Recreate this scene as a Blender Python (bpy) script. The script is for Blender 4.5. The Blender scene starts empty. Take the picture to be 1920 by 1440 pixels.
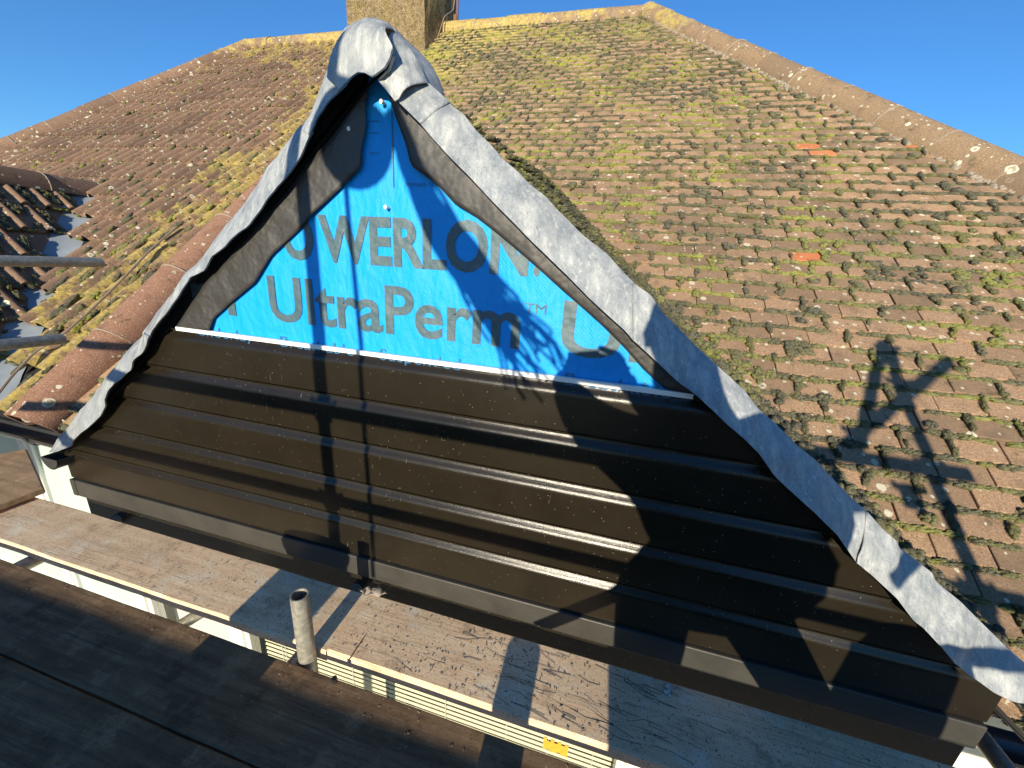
import bpy, bmesh, math, random
import numpy as np
from mathutils import Vector, Matrix
random.seed(7); rng = np.random.default_rng(11)
C = bpy.context.scene.collection
sc = bpy.context.scene

# ------------------------------------------------------------------ camera
# world: x along the gable (right), y into the house, z up; the camera is the origin
BX = Vector((.9645, -.134, .228)); BY = Vector((.257, .273, -.927)); BZ = Vector((.062, .9526, .2977))
BX.normalize(); BZ = (BZ - BX*BZ.dot(BX)).normalized(); BY = BZ.cross(BX).normalized()
F = 721.0
cam_d = bpy.data.cameras.new('camera'); cam = bpy.data.objects.new('camera', cam_d); C.objects.link(cam)
R3 = Matrix((BX, BY, BZ))            # rows: world axes in camera coordinates = camera->world
cam.matrix_world = R3.to_4x4()
cam_d.sensor_width = 36; cam_d.lens = 36*F/1920; cam_d.clip_start = .02; cam_d.clip_end = 2000
sc.camera = cam
def ray(u, v):
    r = Vector((u-960, -(v-720), -F)); return Vector((r.dot(BX), r.dot(BY), r.dot(BZ)))
D0 = .985                            # distance of the gable wall
def at_y(u, v, y=D0): r = ray(u, v); return r*(y/r.y)
def at_z(u, v, z): r = ray(u, v); return r*(z/r.z)
def at_x(u, v, x): r = ray(u, v); return r*(x/r.x)
# ------------------------------------------------------------------ light
SUN = Vector((-.031, 1, -.211)).normalized()      # direction the light travels
EL = math.asin(-SUN.z)
world = bpy.data.worlds.new('World'); sc.world = world; world.use_nodes = True
wn = world.node_tree; wn.nodes.clear()
sky = wn.nodes.new('ShaderNodeTexSky'); sky.sky_type = 'NISHITA'; sky.sun_disc = False
sky.sun_elevation = EL; sky.sun_rotation = math.atan2(-SUN.x, -SUN.y)
sky.altitude = 0; sky.air_density = 1.0; sky.dust_density = 0.0; sky.ozone_density = 6.0
bg = wn.nodes.new('ShaderNodeBackground'); bg.inputs[1].default_value = .143
wo = wn.nodes.new('ShaderNodeOutputWorld')
hs = wn.nodes.new('ShaderNodeHueSaturation'); hs.inputs['Saturation'].default_value = 1.04
wn.links.new(sky.outputs[0], hs.inputs['Color']); wn.links.new(hs.outputs[0], bg.inputs[0]); wn.links.new(bg.outputs[0], wo.inputs[0])
sl = bpy.data.lights.new('sun', 'SUN'); sl.energy = 5.0; sl.angle = math.radians(.5); sl.color = (1, .88, .68)
so = bpy.data.objects.new('sun', sl); C.objects.link(so)
so.rotation_euler = SUN.to_track_quat('-Z', 'Y').to_euler(); so.location = (0, -6, 4)
sc.view_settings.view_transform = 'Standard'; sc.view_settings.look = 'None'
sc.view_settings.exposure = .6; sc.view_settings.gamma = 1

# ------------------------------------------------------------------ materials
class NT:
    def __init__(s, name):
        s.m = bpy.data.materials.new(name); s.m.use_nodes = True; s.t = s.m.node_tree
        s.p = s.t.nodes['Principled BSDF']; s.geo = None
    def n(s, ty, **kw):
        x = s.t.nodes.new('ShaderNode'+ty)
        for k, v in kw.items(): setattr(x, k, v)
        return x
    def L(s, a, b): s.t.links.new(a, b)
    def val(s, sock, v):
        if hasattr(v, 'links') or hasattr(v, 'is_output'): s.L(v, sock)
        else: sock.default_value = v
    def pos(s, scale=(1,1,1), rot=(0,0,0), obj=False):
        if obj: o = s.n('TexCoord').outputs['Object']
        else: o = s.n('NewGeometry').outputs['Position']
        m = s.n('Mapping'); m.inputs['Scale'].default_value = scale; m.inputs['Rotation'].default_value = rot
        s.L(o, m.inputs[0]); return m.outputs[0]
    def noise(s, vec, scale, detail=4, rough=.6, out=0):
        x = s.n('TexNoise'); s.L(vec, x.inputs['Vector']); x.inputs['Scale'].default_value = scale
        x.inputs['Detail'].default_value = detail; x.inputs['Roughness'].default_value = rough; return x.outputs[out]
    def vor(s, vec, scale, out='Distance', feature='F1', rand=1):
        x = s.n('TexVoronoi', feature=feature); s.L(vec, x.inputs['Vector']); x.inputs['Scale'].default_value = scale
        x.inputs['Randomness'].default_value = rand; return x.outputs[out]
    def ramp(s, f, stops):
        x = s.n('ValToRGB'); s.L(f, x.inputs[0]); e = x.color_ramp.elements
        while len(e) < len(stops): e.new(.5)
        for i, (p, c) in enumerate(stops):
            e[i].position = p; e[i].color = (*c, 1) if len(c) == 3 else c
        return x.outputs[0]
    def step(s, f, a, b):
        x = s.n('MapRange'); x.interpolation_type = 'SMOOTHSTEP'; s.val(x.inputs[0], f)
        x.inputs[1].default_value = a; x.inputs[2].default_value = b; return x.outputs[0]
    def math(s, op, a, b=0.0, clamp=False):
        x = s.n('Math', operation=op, use_clamp=clamp); s.val(x.inputs[0], a); s.val(x.inputs[1], b); return x.outputs[0]
    def mix(s, f, a, b, mode='MIX'):
        x = s.n('Mix', data_type='RGBA', blend_type=mode); s.val(x.inputs[0], f)
        s.val(x.inputs[6], (*a, 1) if isinstance(a, tuple) else a); s.val(x.inputs[7], (*b, 1) if isinstance(b, tuple) else b)
        return x.outputs[2]
    def bump(s, h, strength=.5, dist=.01, prev=None):
        x = s.n('Bump'); s.L(h, x.inputs['Height']); x.inputs['Strength'].default_value = strength
        x.inputs['Distance'].default_value = dist
        if prev is not None: s.L(prev, x.inputs['Normal'])
        return x.outputs[0]
    def fin(s, col, rough=.8, nrm=None, metal=0, spec=.5, **kw):
        s.val(s.p.inputs['Base Color'], (*col, 1) if isinstance(col, tuple) else col)
        s.val(s.p.inputs['Roughness'], rough); s.p.inputs['Metallic'].default_value = metal
        s.p.inputs['Specular IOR Level'].default_value = spec
        if nrm is not None: s.L(nrm, s.p.inputs['Normal'])
        for k, v in kw.items(): s.p.inputs[k].default_value = v
        return s.m
    def rnd(s, salt=0.0):
        a = s.n('Attribute', attribute_name='rnd').outputs['Fac']; o = s.n('ObjectInfo').outputs['Random']
        x = s.math('ADD', a, o); x = s.math('MULTIPLY', x, 1+salt*7.31); return s.math('FRACT', x)

def plain(name, col, rough=.6, metal=0, var=.25, scale=30, bs=.2, spec=.5):
    t = NT(name); p = t.pos(); n = t.noise(p, scale); n2 = t.noise(p, scale*8, 3)
    c = t.mix(n, tuple(x*(1-var) for x in col), tuple(min(1, x*(1+var)) for x in col))
    return t.fin(c, rough, t.bump(n2, bs, .004), metal, spec)

def tile_mat(name, c1, c2, dark, white=.75, yellow_bias=0.0, gran=1.0):
    t = NT(name); p = t.pos(); r = t.rnd(); r2 = t.rnd(1.0)
    n = t.noise(p, 9, 5); g = t.noise(p, 330, 3, .7); g2 = t.noise(p, 110, 4, .7)
    c = t.mix(t.step(g2, .35, .68), c1, c2)
    c = t.mix(t.math('MULTIPLY', t.step(g, .48, .68), .75*gran), c, (.50, .37, .24)); c = t.mix(t.math('MULTIPLY', t.step(t.noise(p, 150, 2), .55, .66), .6*gran), c, (.50, .36, .24))
    c = t.mix(t.math('MULTIPLY', t.step(t.noise(p, 210, 3), .56, .7), .55), c, (.04, .03, .022))
    c = t.mix(t.math('MULTIPLY', t.step(r2, .35, 1.0), .55), c, dark)
    c = t.mix(t.math('MULTIPLY', t.step(n, .5, .72), .5), c, dark); c = t.mix(t.math('MULTIPLY', t.step(g2, .62, .75), .5), c, (.40, .30, .20))
    c = c if name.startswith('ribbed') else t.mix(t.step(r, .9985, .999), c, (.42, .16, .07))                 # a few bare orange tiles
    # pale round lichens, some with a dark centre
    vs = t.noise(p, 40, 3, .5, 1); pv = t.n('VectorMath', operation='MULTIPLY_ADD')
    t.L(vs, pv.inputs[0]); pv.inputs[1].default_value = (.012,)*3; t.L(p, pv.inputs[2])
    for sc_, thr, rad in ((7.0, .74, .15), (17.0, .74, .24), (38, .80, .28)):
        d = t.vor(pv.outputs[0], sc_); cc = t.n('SeparateColor'); t.L(t.vor(pv.outputs[0], sc_, 'Color'), cc.inputs[0])
        sel = t.step(cc.outputs[0], thr, thr+.02)
        rr = t.math('MULTIPLY', t.math('ADD', cc.outputs[1], .35), rad)
        disc = t.math('LESS_THAN', d, rr)
        ring = t.math('GREATER_THAN', d, t.math('MULTIPLY', rr, t.math('MULTIPLY', cc.outputs[2], .75)))
        body = t.math('ADD', t.math('MULTIPLY', ring, .6), .35)
        c = t.mix(t.math('MULTIPLY', t.math('MULTIPLY', disc, sel), t.math('MULTIPLY', body, white)), c, (.62, .60, .46))
    # ochre lichen: thick near the ridge, and on the old roof beside the gable
    sp = t.n('SeparateXYZ'); t.L(p, sp.inputs[0])
    zf = t.step(sp.outputs[2], 1.7, 3.05)
    xf = t.math('MULTIPLY', t.step(sp.outputs[0], -4.9, -3.2), t.step(sp.outputs[0], -1.2, -2.4))
    m = t.math('ADD', t.math('MULTIPLY', zf, .26), t.math('MULTIPLY', xf, .27))
    m = t.math('ADD', m, yellow_bias)
    yn = t.math('ADD', t.noise(p, 3.2, 6, .72), t.math('MULTIPLY', m, 1.0))
    yc = t.mix(t.step(t.noise(p, 45, 4, .7), .35, .65), (.33, .26, .11), (.55, .43, .10))
    c = t.mix(t.math('MULTIPLY', t.math('MULTIPLY', t.step(yn, .76, .86), t.step(t.noise(p, 22, 5, .75), .36, .52)), .85), c, yc)
    gm = t.noise(p, 14, 5, .7)
    c = t.mix(t.math('MULTIPLY', t.step(gm, .57, .68), .55), c, (.045, .05, .02))
    b = t.bump(g2, .55, .006); b = t.bump(g, .5, .003, b)
    return t.fin(c, .95, b, spec=.2)

M = {}
M['tile'] = tile_mat('plain_clay_tile', (.35, .215, .125), (.22, .14, .085), (.13, .095, .065))
M['ribbed'] = tile_mat('ribbed_brown_tile', (.25, .145, .095), (.165, .105, .072), (.12, .08, .06), 1.0, .085, .8)
M['ridge'] = tile_mat('ridge_tile', (.28, .19, .11), (.20, .135, .08), (.16, .115, .08), 1.0, .09)
M['red'] = tile_mat('red_verge_tile', (.27, .13, .085), (.20, .10, .07), (.17, .085, .06), .9, -.6)

def moss_mat():
    t = NT('moss'); p = t.pos(); r = t.rnd()
    n = t.noise(p, 2.2, 4); f = t.noise(p, 260, 3, .7)
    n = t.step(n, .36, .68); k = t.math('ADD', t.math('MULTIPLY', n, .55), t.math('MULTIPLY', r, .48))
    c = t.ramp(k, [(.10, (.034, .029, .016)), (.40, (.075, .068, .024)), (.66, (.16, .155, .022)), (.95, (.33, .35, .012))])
    c = t.mix(t.math('MULTIPLY', t.step(f, .35, .7), .6), c, t.mix(.5, c, (.30, .30, .08)))
    b = t.bump(t.noise(p, 420, 4, .8), 1.0, .012)
    return t.fin(c, 1.0, b, spec=.1, **{'Sheen Weight': .25, 'Sheen Roughness': .5})
M['moss'] = moss_mat()

def lead_mat():
    t = NT('sheet_lead'); p = t.pos()
    st = t.noise(t.pos((9, 9, 2.2), (0, .35, 0)), 3, 6, .7); bl = t.noise(p, 5, 5, .6); sp = t.noise(p, 150, 3, .7)
    c = t.ramp(st, [(.30, (.16, .185, .21)), (.5, (.30, .32, .325)), (.66, (.46, .475, .455))])
    c = t.mix(t.math('MULTIPLY', t.step(bl, .4, .7), .5), c, (.27, .30, .33))
    c = t.mix(t.math('MULTIPLY', t.step(sp, .60, .70), .65), c, (.13, .15, .17))
    w = t.noise(t.pos((30, 30, 6), (.3, .8, 0)), 3, 5, .75)
    c = t.mix(t.math('MULTIPLY', t.step(w, .56, .62), .45), c, (.56, .57, .54)); c = t.mix(t.math('MULTIPLY', t.step(t.noise(t.pos((22, 22, 7), (0, -.5, 0)), 3, 5, .75), .57, .63), .55), c, (.17, .20, .23))
    b = t.bump(t.noise(p, 14, 4), .30, .012); b = t.bump(t.noise(t.pos((30, 30, 12), (0, .6, 0)), 4, 5, .8), .35, .003, b); b = t.bump(sp, .25, .002, b)
    sc1 = t.noise(t.pos((90, 90, 8), (0, .5, 0)), 2, 3, .6); c = t.mix(t.math('MULTIPLY', t.step(sc1, .66, .70), .6), c, (.14, .165, .19)); c = t.mix(t.math('MULTIPLY', t.step(t.noise(p, 70, 5, .8), .60, .66), .45), c, (.18, .20, .22))
    return t.fin(c, t.math('ADD', t.math('MULTIPLY', bl, .25), .45), b, metal=.1)
M['lead'] = lead_mat()
def clad_mat():
    t = NT('dark_brown_upvc'); p = t.pos()
    gr = t.noise(t.pos((6, 6, 160)), 3, 4, .7); sp = t.noise(p, 130, 2, .6); dirt = t.noise(p, 6, 4)
    c = t.mix(dirt, (.011, .0085, .005), (.020, .016, .0095))
    c = t.mix(t.step(t.noise(t.pos((1, 1, 1), (0, .5, 0)), 45, 6, .85), .70, .76), c, (.16, .145, .12))
    c = t.mix(t.step(t.vor(p, 60), .07, .03), c, (.45, .42, .36))
    sc2 = t.math('MULTIPLY', t.step(t.noise(t.pos((60, 10, 8), (0, .9, 0)), 2, 5, .7), .66, .69), t.step(t.noise(p, 2.4, 2), .52, .66))
    c = t.mix(t.math('MULTIPLY', sc2, .5), c, (.30, .28, .24))
    b = t.bump(gr, .14, .003); b = t.bump(t.noise(p, 500, 2), .25, .001, b)
    return t.fin(c, t.math('ADD', t.math('MULTIPLY', dirt, .12), .18), b, spec=.4)
M['clad'] = clad_mat()
M['fascia'] = plain('dusty_fascia', (.040, .038, .032), .5, 0, .6, 7, .2)
M['black'] = plain('black_recess', (.012, .011, .010), .9, 0, .5, 20, .3)
M['whitetrim'] = plain('white_upvc_trim', (.80, .79, .74), .4, 0, .05, 10, .05)
M['render'] = plain('cream_render', (.80, .76, .62), .9, 0, .06, 12, .5)
def membrane():
    t = NT('blue_membrane'); p = t.pos()
    w = t.n('TexWave', bands_direction='DIAGONAL'); t.L(t.pos((1, 0, 1)), w.inputs[0]); w.inputs['Scale'].default_value = 60; w.inputs['Distortion'].default_value = 1.5
    fb = t.noise(t.pos((1, 1, 1)), 420, 3, .8); n = t.noise(p, 4, 4)
    c = t.mix(n, (.0, .275, .74), (.0, .35, .88)); c = t.mix(t.math('MULTIPLY', t.step(fb, .5, .75), .35), c, (.05, .42, .95))
    b = t.bump(w.outputs[0], .10, .003); b = t.bump(fb, .3, .002, b); b = t.bump(t.noise(t.pos((1, 1, .45)), 8, 4), .8, .03, b); b = t.bump(t.noise(p, 26, 3), .35, .008, b)
    return t.fin(c, .55, b, spec=.35)
M['blue'] = membrane()
def felt(name, col):
    t = NT(name); p = t.pos(); fb = t.noise(p, 500, 3, .8)
    c = t.mix(t.step(fb, .35, .7), tuple(x*.6 for x in col), tuple(x*1.5 for x in col))
    b = t.bump(fb, .3, .002); b = t.bump(t.noise(p, 9, 3), .5, .03, b)
    return t.fin(c, .5, b, spec=.6)
M['felt'] = felt('black_membrane_underside', (.036, .034, .031))
M['print'] = felt('grey_print', (.055, .105, .125))
M['print2'] = felt('faint_print', (.02, .12, .26))

def board_mat(name, c1, c2, scr=.3, along=0):
    t = NT(name); s = (1, 14, 14) if along == 0 else (14, 1, 14); p = t.pos()
    g = t.noise(t.pos(s), 3.2, 7, .72); g3 = t.noise(t.pos(tuple(4*x for x in s)), 6, 5, .7); n = t.noise(p, 3.4, 5, .65); sp = t.noise(p, 90, 4, .75)
    c = t.mix(t.step(g, .3, .7), c1, c2)
    c = t.mix(t.math('MULTIPLY', t.step(n, .42, .70), .35), c, tuple(x*.6 for x in c1))
    c = t.mix(t.math('MULTIPLY', t.step(g3, .54, .72), .5), c, tuple(x*.5 for x in c1))
    c = t.mix(t.math('MULTIPLY', t.step(sp, .62, .72), .7), c, (.07, .05, .04))
    c = t.mix(t.math('MULTIPLY', t.step(t.noise(p, 45, 4, .8), .64, .7), .5), c, (.62, .56, .48))
    h = sp; bl = t.noise(p, 7, 6, .75); c = t.mix(t.math('MULTIPLY', t.step(bl, .52, .66), .5), c, tuple(min(.9, x*1.5) for x in c2)); c = t.mix(t.math('MULTIPLY', t.step(bl, .46, .34), .6), c, tuple(x*.45 for x in c1))
    c = t.mix(t.math('MULTIPLY', t.step(t.vor(p, 85), .22, .10), .55), c, (.10, .07, .05)); c = t.mix(t.math('MULTIPLY', t.step(t.noise(p, 190, 2, .6), .60, .68), .5), c, (.12, .085, .06))
    for k, (rz, th) in enumerate(((-.10, .725), (-.28, .735), (.35, .75), (.9, .78))):
        q = t.noise(t.pos((1.2, 75, 2.5), (0, 0, rz)), 2.5, 2, .4)
        msk = t.math('MULTIPLY', t.step(q, th-.09, th-.06), t.step(t.noise(p, 2.6, 2), .40, .60))
        c = t.mix(t.math('MULTIPLY', msk, scr), c, (.09, .065, .05))
    b = t.bump(g, .18, .003); b = t.bump(g3, .15, .002, b); b = t.bump(sp, .3, .002, b)
    return t.fin(c, .9, b, spec=.25)
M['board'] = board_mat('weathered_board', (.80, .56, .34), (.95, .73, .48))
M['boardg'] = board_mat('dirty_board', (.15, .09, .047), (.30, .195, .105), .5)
M['ply'] = board_mat('ply_offcut', (.42, .27, .14), (.58, .39, .22), .2)
def galv():
    t = NT('galvanised_tube'); p = t.pos(); n = t.noise(p, 60, 5, .7); m = t.noise(p, 7, 3)
    c = t.mix(t.step(n, .35, .7), (.34, .33, .28), (.58, .56, .47)); c = t.mix(t.math('MULTIPLY', m, .4), c, (.14, .12, .09))
    return t.fin(c, t.math('ADD', t.math('MULTIPLY', n, .3), .35), t.bump(n, .25, .003), metal=.45)
M['galv'] = galv()
M['steel'] = plain('coupler_steel', (.22, .20, .17), .5, .7, .3, 40)
M['gutter'] = plain('black_upvc_gutter', (.035, .036, .038), .3, 0, .3, 12, .15, .6)
M['mortar'] = plain('mortar', (.30, .25, .19), .95, 0, .3, 40, .6)
def chim():
    t = NT('roughcast'); p = t.pos(); n = t.noise(p, 26, 6, .8); v = t.vor(p, 55)
    c = t.mix(t.step(n, .35, .65), (.22, .165, .09), (.50, .38, .21)); c = t.mix(t.math('MULTIPLY', t.step(t.noise(p, 5, 5), .5, .66), .5), c, (.36, .28, .08))
    c = t.mix(t.step(n, .60, .74), c, (.05, .045, .035))
    b = t.bump(v, .9, .03); b = t.bump(n, 1, .03, b); return t.fin(c, .97, b, spec=.15)
M['chimney'] = chim()
M['rust'] = plain('rusty_steel', (.20, .10, .06), .8, .3, .4, 50)
M['wire'] = plain('old_cable', (.22, .17, .12), .7, 0, .3, 40)
M['slat'] = plain('blind_slat', (.85, .80, .55), .5, 0, .08, 10, .05)
M['glass'] = NT('window_glass').fin((.05, .07, .06), .04, None, 0, .9, **{'Alpha': .12})
M['glassblue'] = plain('painted_reflection_glass', (.50, .62, .56), .12, 0, .25, 3, .02, .9)  # pale teal reflection put into the pane's base colour
M['ground'] = plain('paving', (.22, .21, .18), .9, 0, .3, 1.5, .4)
M['cloth'] = plain('cotton', (.36, .30, .24), .95, 0, .2, 60, .6)
M['navy'] = plain('navy_cloth', (.02, .025, .05), .85, 0, .3, 80, .4)
M['boot'] = plain('boot_leather', (.012, .012, .014), .45, 0, .3, 60, .4)
M['skin'] = plain('skin', (.55, .33, .24), .55, 0, .1, 30, .1)
M['hair'] = plain('hair', (.05, .03, .02), .7, 0, .3, 200, .6)
M['plastic'] = plain('black_plastic', (.02, .02, .02), .4, 0, .3, 20, .1)
M['tape'] = plain('amber_tape', (.55, .33, .03), .5, 0, .3, 60, .3)
M['debris'] = plain('wood_chips', (.30, .23, .15), .95, 0, .5, 90, .4)
M['darkdebris'] = plain('dark_grit', (.06, .05, .035), .95, 0, .5, 90, .4)
M['whitebit'] = plain('plaster_crumbs', (.65, .65, .62), .9, 0, .2, 90, .4)
M['valley'] = plain('valley_lead', (.26, .30, .33), .5, .1, .25, 9, .2)

# ------------------------------------------------------------------ mesh helpers
def link(name, me, mat=None, parent=None, kind=None):
    o = bpy.data.objects.new(name, me); C.objects.link(o)
    if mat is not None and me is not None:
        me.materials.clear(); me.materials.append(mat)
    if parent is not None: o.parent = parent
    if kind: o['kind'] = kind
    return o
def empty(name, loc=(0, 0, 0)):
    o = bpy.data.objects.new(name, None); C.objects.link(o); o.location = loc; o.empty_display_size = .1; return o
def tag(o, label=None, cat=None, group=None, kind=None):
    if label: o['label'] = label
    if cat: o['category'] = cat
    if group: o['group'] = group
    if kind: o['kind'] = kind
    return o
def pyd(name, v, f, smooth=False):
    me = bpy.data.meshes.new(name); me.from_pydata([tuple(x) for x in v], [], f); me.update()
    if smooth: me.polygons.foreach_set('use_smooth', [True]*len(me.polygons))
    return me
def npmesh(name, V, T, rnd=None, smooth=True):
    me = bpy.data.meshes.new(name); V = np.asarray(V, 'f4'); T = np.asarray(T, 'i4'); k = T.shape[1]
    me.vertices.add(len(V)); me.vertices.foreach_set('co', V.ravel())
    me.loops.add(T.size); me.loops.foreach_set('vertex_index', T.ravel())
    me.polygons.add(len(T)); me.polygons.foreach_set('loop_start', np.arange(0, T.size, k, dtype='i4'))
    me.polygons.foreach_set('loop_total', np.full(len(T), k, 'i4'))
    if smooth: me.polygons.foreach_set('use_smooth', np.ones(len(T), bool))
    me.update(calc_edges=True); me.validate()
    if rnd is not None:
        a = me.attributes.new('rnd', 'FLOAT', 'POINT'); a.data.foreach_set('value', np.asarray(rnd, 'f4'))
    return me
class MB:
    def __init__(s): s.v = []; s.f = []
    def add(s, v, f): n = len(s.v); s.v += [Vector(x) for x in v]; s.f += [[i+n for i in q] for q in f]; return s
    def box(s, a, b):
        (x0, y0, z0), (x1, y1, z1) = a, b
        return s.add([(x0,y0,z0),(x1,y0,z0),(x1,y1,z0),(x0,y1,z0),(x0,y0,z1),(x1,y0,z1),(x1,y1,z1),(x0,y1,z1)],
              [[0,3,2,1],[4,5,6,7],[0,1,5,4],[1,2,6,5],[2,3,7,6],[3,0,4,7]])
    def tube(s, pts, r, seg=14, hollow=0, cap=True):
        pts = [Vector(p) for p in pts]; rs = r if isinstance(r, (list, tuple)) else [r]*len(pts)
        n0 = len(s.v); up = None
        for i, p in enumerate(pts):
            d = (pts[min(i+1, len(pts)-1)]-pts[max(i-1, 0)]).normalized()
            if up is None: up = Vector((0, 0, 1)) if abs(d.z) < .9 else Vector((1, 0, 0))
            a = d.cross(up).normalized(); up = a.cross(d).normalized()
            for k in range(seg):
                t = 2*math.pi*k/seg; s.v.append(p + (a*math.cos(t)+up*math.sin(t))*rs[i])
        for i in range(len(pts)-1):
            for k in range(seg):
                a0 = n0+i*seg+k; a1 = n0+i*seg+(k+1) % seg; s.f.append([a0, a1, a1+seg, a0+seg])
        if hollow:
            for e in (0, len(pts)-1):
                d = (pts[1]-pts[0]).normalized() if e == 0 else (pts[-2]-pts[-1]).normalized()
                base = n0+e*seg; m = len(s.v)
                for k in range(seg): s.v.append(pts[e]+(s.v[base+k]-pts[e])*(1-hollow))
                for k in range(seg): s.v.append(s.v[m+k]+d*.12)
                for k in range(seg):
                    k1 = (k+1) % seg
                    s.f.append([base+k, base+k1, m+k1, m+k]); s.f.append([m+k, m+k1, m+seg+k1, m+seg+k])
        elif cap:
            s.f.append([n0+k for k in range(seg)][::-1]); s.f.append([n0+(len(pts)-1)*seg+k for k in range(seg)])
        return s
    def build(s, name, mat, parent=None, smooth=False, bevel=0, kind=None):
        me = pyd(name, s.v, s.f, smooth); bm = bmesh.new(); bm.from_mesh(me); bmesh.ops.recalc_face_normals(bm, faces=bm.faces); bm.to_mesh(me); bm.free()
        if smooth: me.set_sharp_from_angle(angle=math.radians(40))
        o = link(name, me, mat, parent, kind)
        if bevel: m = o.modifiers.new('bevel', 'BEVEL'); m.width = bevel; m.segments = 2; m.limit_method = 'ANGLE'
        return o
def resample(pl, n):
    pl = [Vector(p) for p in pl]; L = [0]
    for a, b in zip(pl, pl[1:]): L.append(L[-1]+(b-a).length)
    out = []
    for i in range(n):
        t = L[-1]*i/(n-1); j = 0
        while j < len(L)-2 and L[j+1] < t: j += 1
        k = (t-L[j])/max(1e-9, L[j+1]-L[j]); out.append(pl[j].lerp(pl[j+1], k))
    return out
from mathutils import noise as mn
# ------------------------------------------------------------------ key dimensions
P = math.radians(40); TP = math.tan(P)
MY, MZ = 1.96, -.41                        # a point of the main roof plane: z = MZ + TP*(y-MY)
def mplane(u, v):
    r = ray(u, v); k = (MZ-TP*MY)/(r.z-TP*r.y); return r*k
def mz(y): return MZ+TP*(y-MY)
S = Vector((0, math.cos(P), math.sin(P))); N = Vector((0, -math.sin(P), math.cos(P))); U = Vector((1, 0, 0))
EY = 1.26; EO = Vector((0, EY, mz(EY)))    # eave line
GP = math.radians(40.7); GT = math.tan(GP)
AX, AZ = -.634, .49                        # gable apex
def gz(x): return AZ-GT*abs(x-AX)
NX, NZ = -5.12, .41                        # ridge of the neighbour's bay
FL, FR = -2.26, 1.06                       # gable wall ends
EZ = -.94                                  # gable eave height
BZ_ = -1.155                               # top of the scaffold boards
XP = -2.98                                 # party line between the two roofs

house = tag(empty('house', (-.6, 1.3, -5.2)), 'house with mossy clay tile roof and a part-clad front gable', 'house')
nhouse = tag(empty('house', (-5.1, 1.3, -5.2)), 'adjoining house at left with ribbed brown roof tiles and its own bay roof', 'house')
def child(o, p):
    o.parent = p; o.matrix_parent_inverse = p.matrix_world.inverted() if p.parent else Matrix.Translation(-Vector(p.location)); return o
bpy.context.view_layer.update()
for o in (house, nhouse): o['_'] = 0; del o['_']
HM = Matrix.Translation(-Vector(house.location)); NM = Matrix.Translation(-Vector(nhouse.location))
def part(mb_or_o, name=None, mat=None, par=house, **kw):
    o = mb_or_o if isinstance(mb_or_o, bpy.types.Object) else mb_or_o.build(name, mat, None, **kw)
    o.parent = par
    if par is house: o.matrix_parent_inverse = HM
    elif par is nhouse: o.matrix_parent_inverse = NM
    return o

# ------------------------------------------------------------------ ground
g = MB().add([(-400, -400, -5.2), (400, -400, -5.2), (400, 400, -5.2), (-400, 400, -5.2)], [[0, 1, 2, 3]]).build('ground', M['ground']); g['kind'] = 'structure'

# ------------------------------------------------------------------ walls
WY = 1.46
part(MB().box((FR-.02, WY, -5.2), (5, WY+.25, -1.02)).box((FR-.02+.0, WY-.001, -5.2), (FR, WY, -1.0)), 'wall', M['render'])
part(MB().box((-2.95, WY, -5.2), (FL+.04, WY+.25, -1.02)), 'wall', M['render'])
part(MB().box((FR-.06, 1.06, -5.2), (FR-.02, WY, -1.0)), 'bay_side_wall', M['render'])
part(MB().box((FL+.02, 1.10, -5.2), (FL+.06, WY, -1.0)), 'bay_side_wall', M['render'])
part(MB().box((FL+.06, 1.08, -5.2), (FR-.06, 1.12, -2.35)), 'bay_lower_wall', M['render'])
part(MB().box((-8, WY+.01, -5.2), (-2.96, WY+.25, -1.02)), 'wall', M['render'], nhouse)

# ------------------------------------------------------------------ main roof, plain tiles
hipR = (Vector((-.08, 6.09, 0)), mplane(1920, 340)); rtop = mplane(1215, 27)
RZ = rtop.z-.02; RY = MY+(RZ-MZ)/TP
rl = mplane(412, 112); hl = mplane(0, 288)
def hip_x(y): a, b = rtop, mplane(1920, 352); return a.x+(b.x-a.x)*(y-a.y)/(b.y-a.y)
def hipl_x(y): return rl.x+(hl.x-rl.x)*(y-rl.y)/(hl.y-rl.y)
XR = hip_x(EY); XL = hipl_x(EY)
roof = part(MB().add([(XP, EY, mz(EY)-.03), (XR, EY, mz(EY)-.03), (hip_x(RY), RY, RZ-.03), (XP, RY, RZ-.03),
      (XP, RY+4.6, mz(EY)-.6), (XR, RY+4.6, mz(EY)-.6)], [[0, 1, 2, 3], [3, 2, 5, 4], [1, 5, 2], [0, 4, 5, 1], [0, 3, 4]]), 'roof', M['black'])
nroof = part(MB().add([(XL, EY, mz(EY)-.03), (XP-.01, EY, mz(EY)-.03), (XP-.01, RY, RZ-.03), (hipl_x(RY), RY, RZ-.03),
      (XP-.01, RY+4.6, mz(EY)-.6), (XL, RY+4.6, mz(EY)-.6)], [[0, 1, 2, 3], [3, 2, 4, 5], [0, 3, 5], [0, 5, 4, 1], [1, 4, 2]]), 'roof', M['black'], nhouse)

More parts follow.
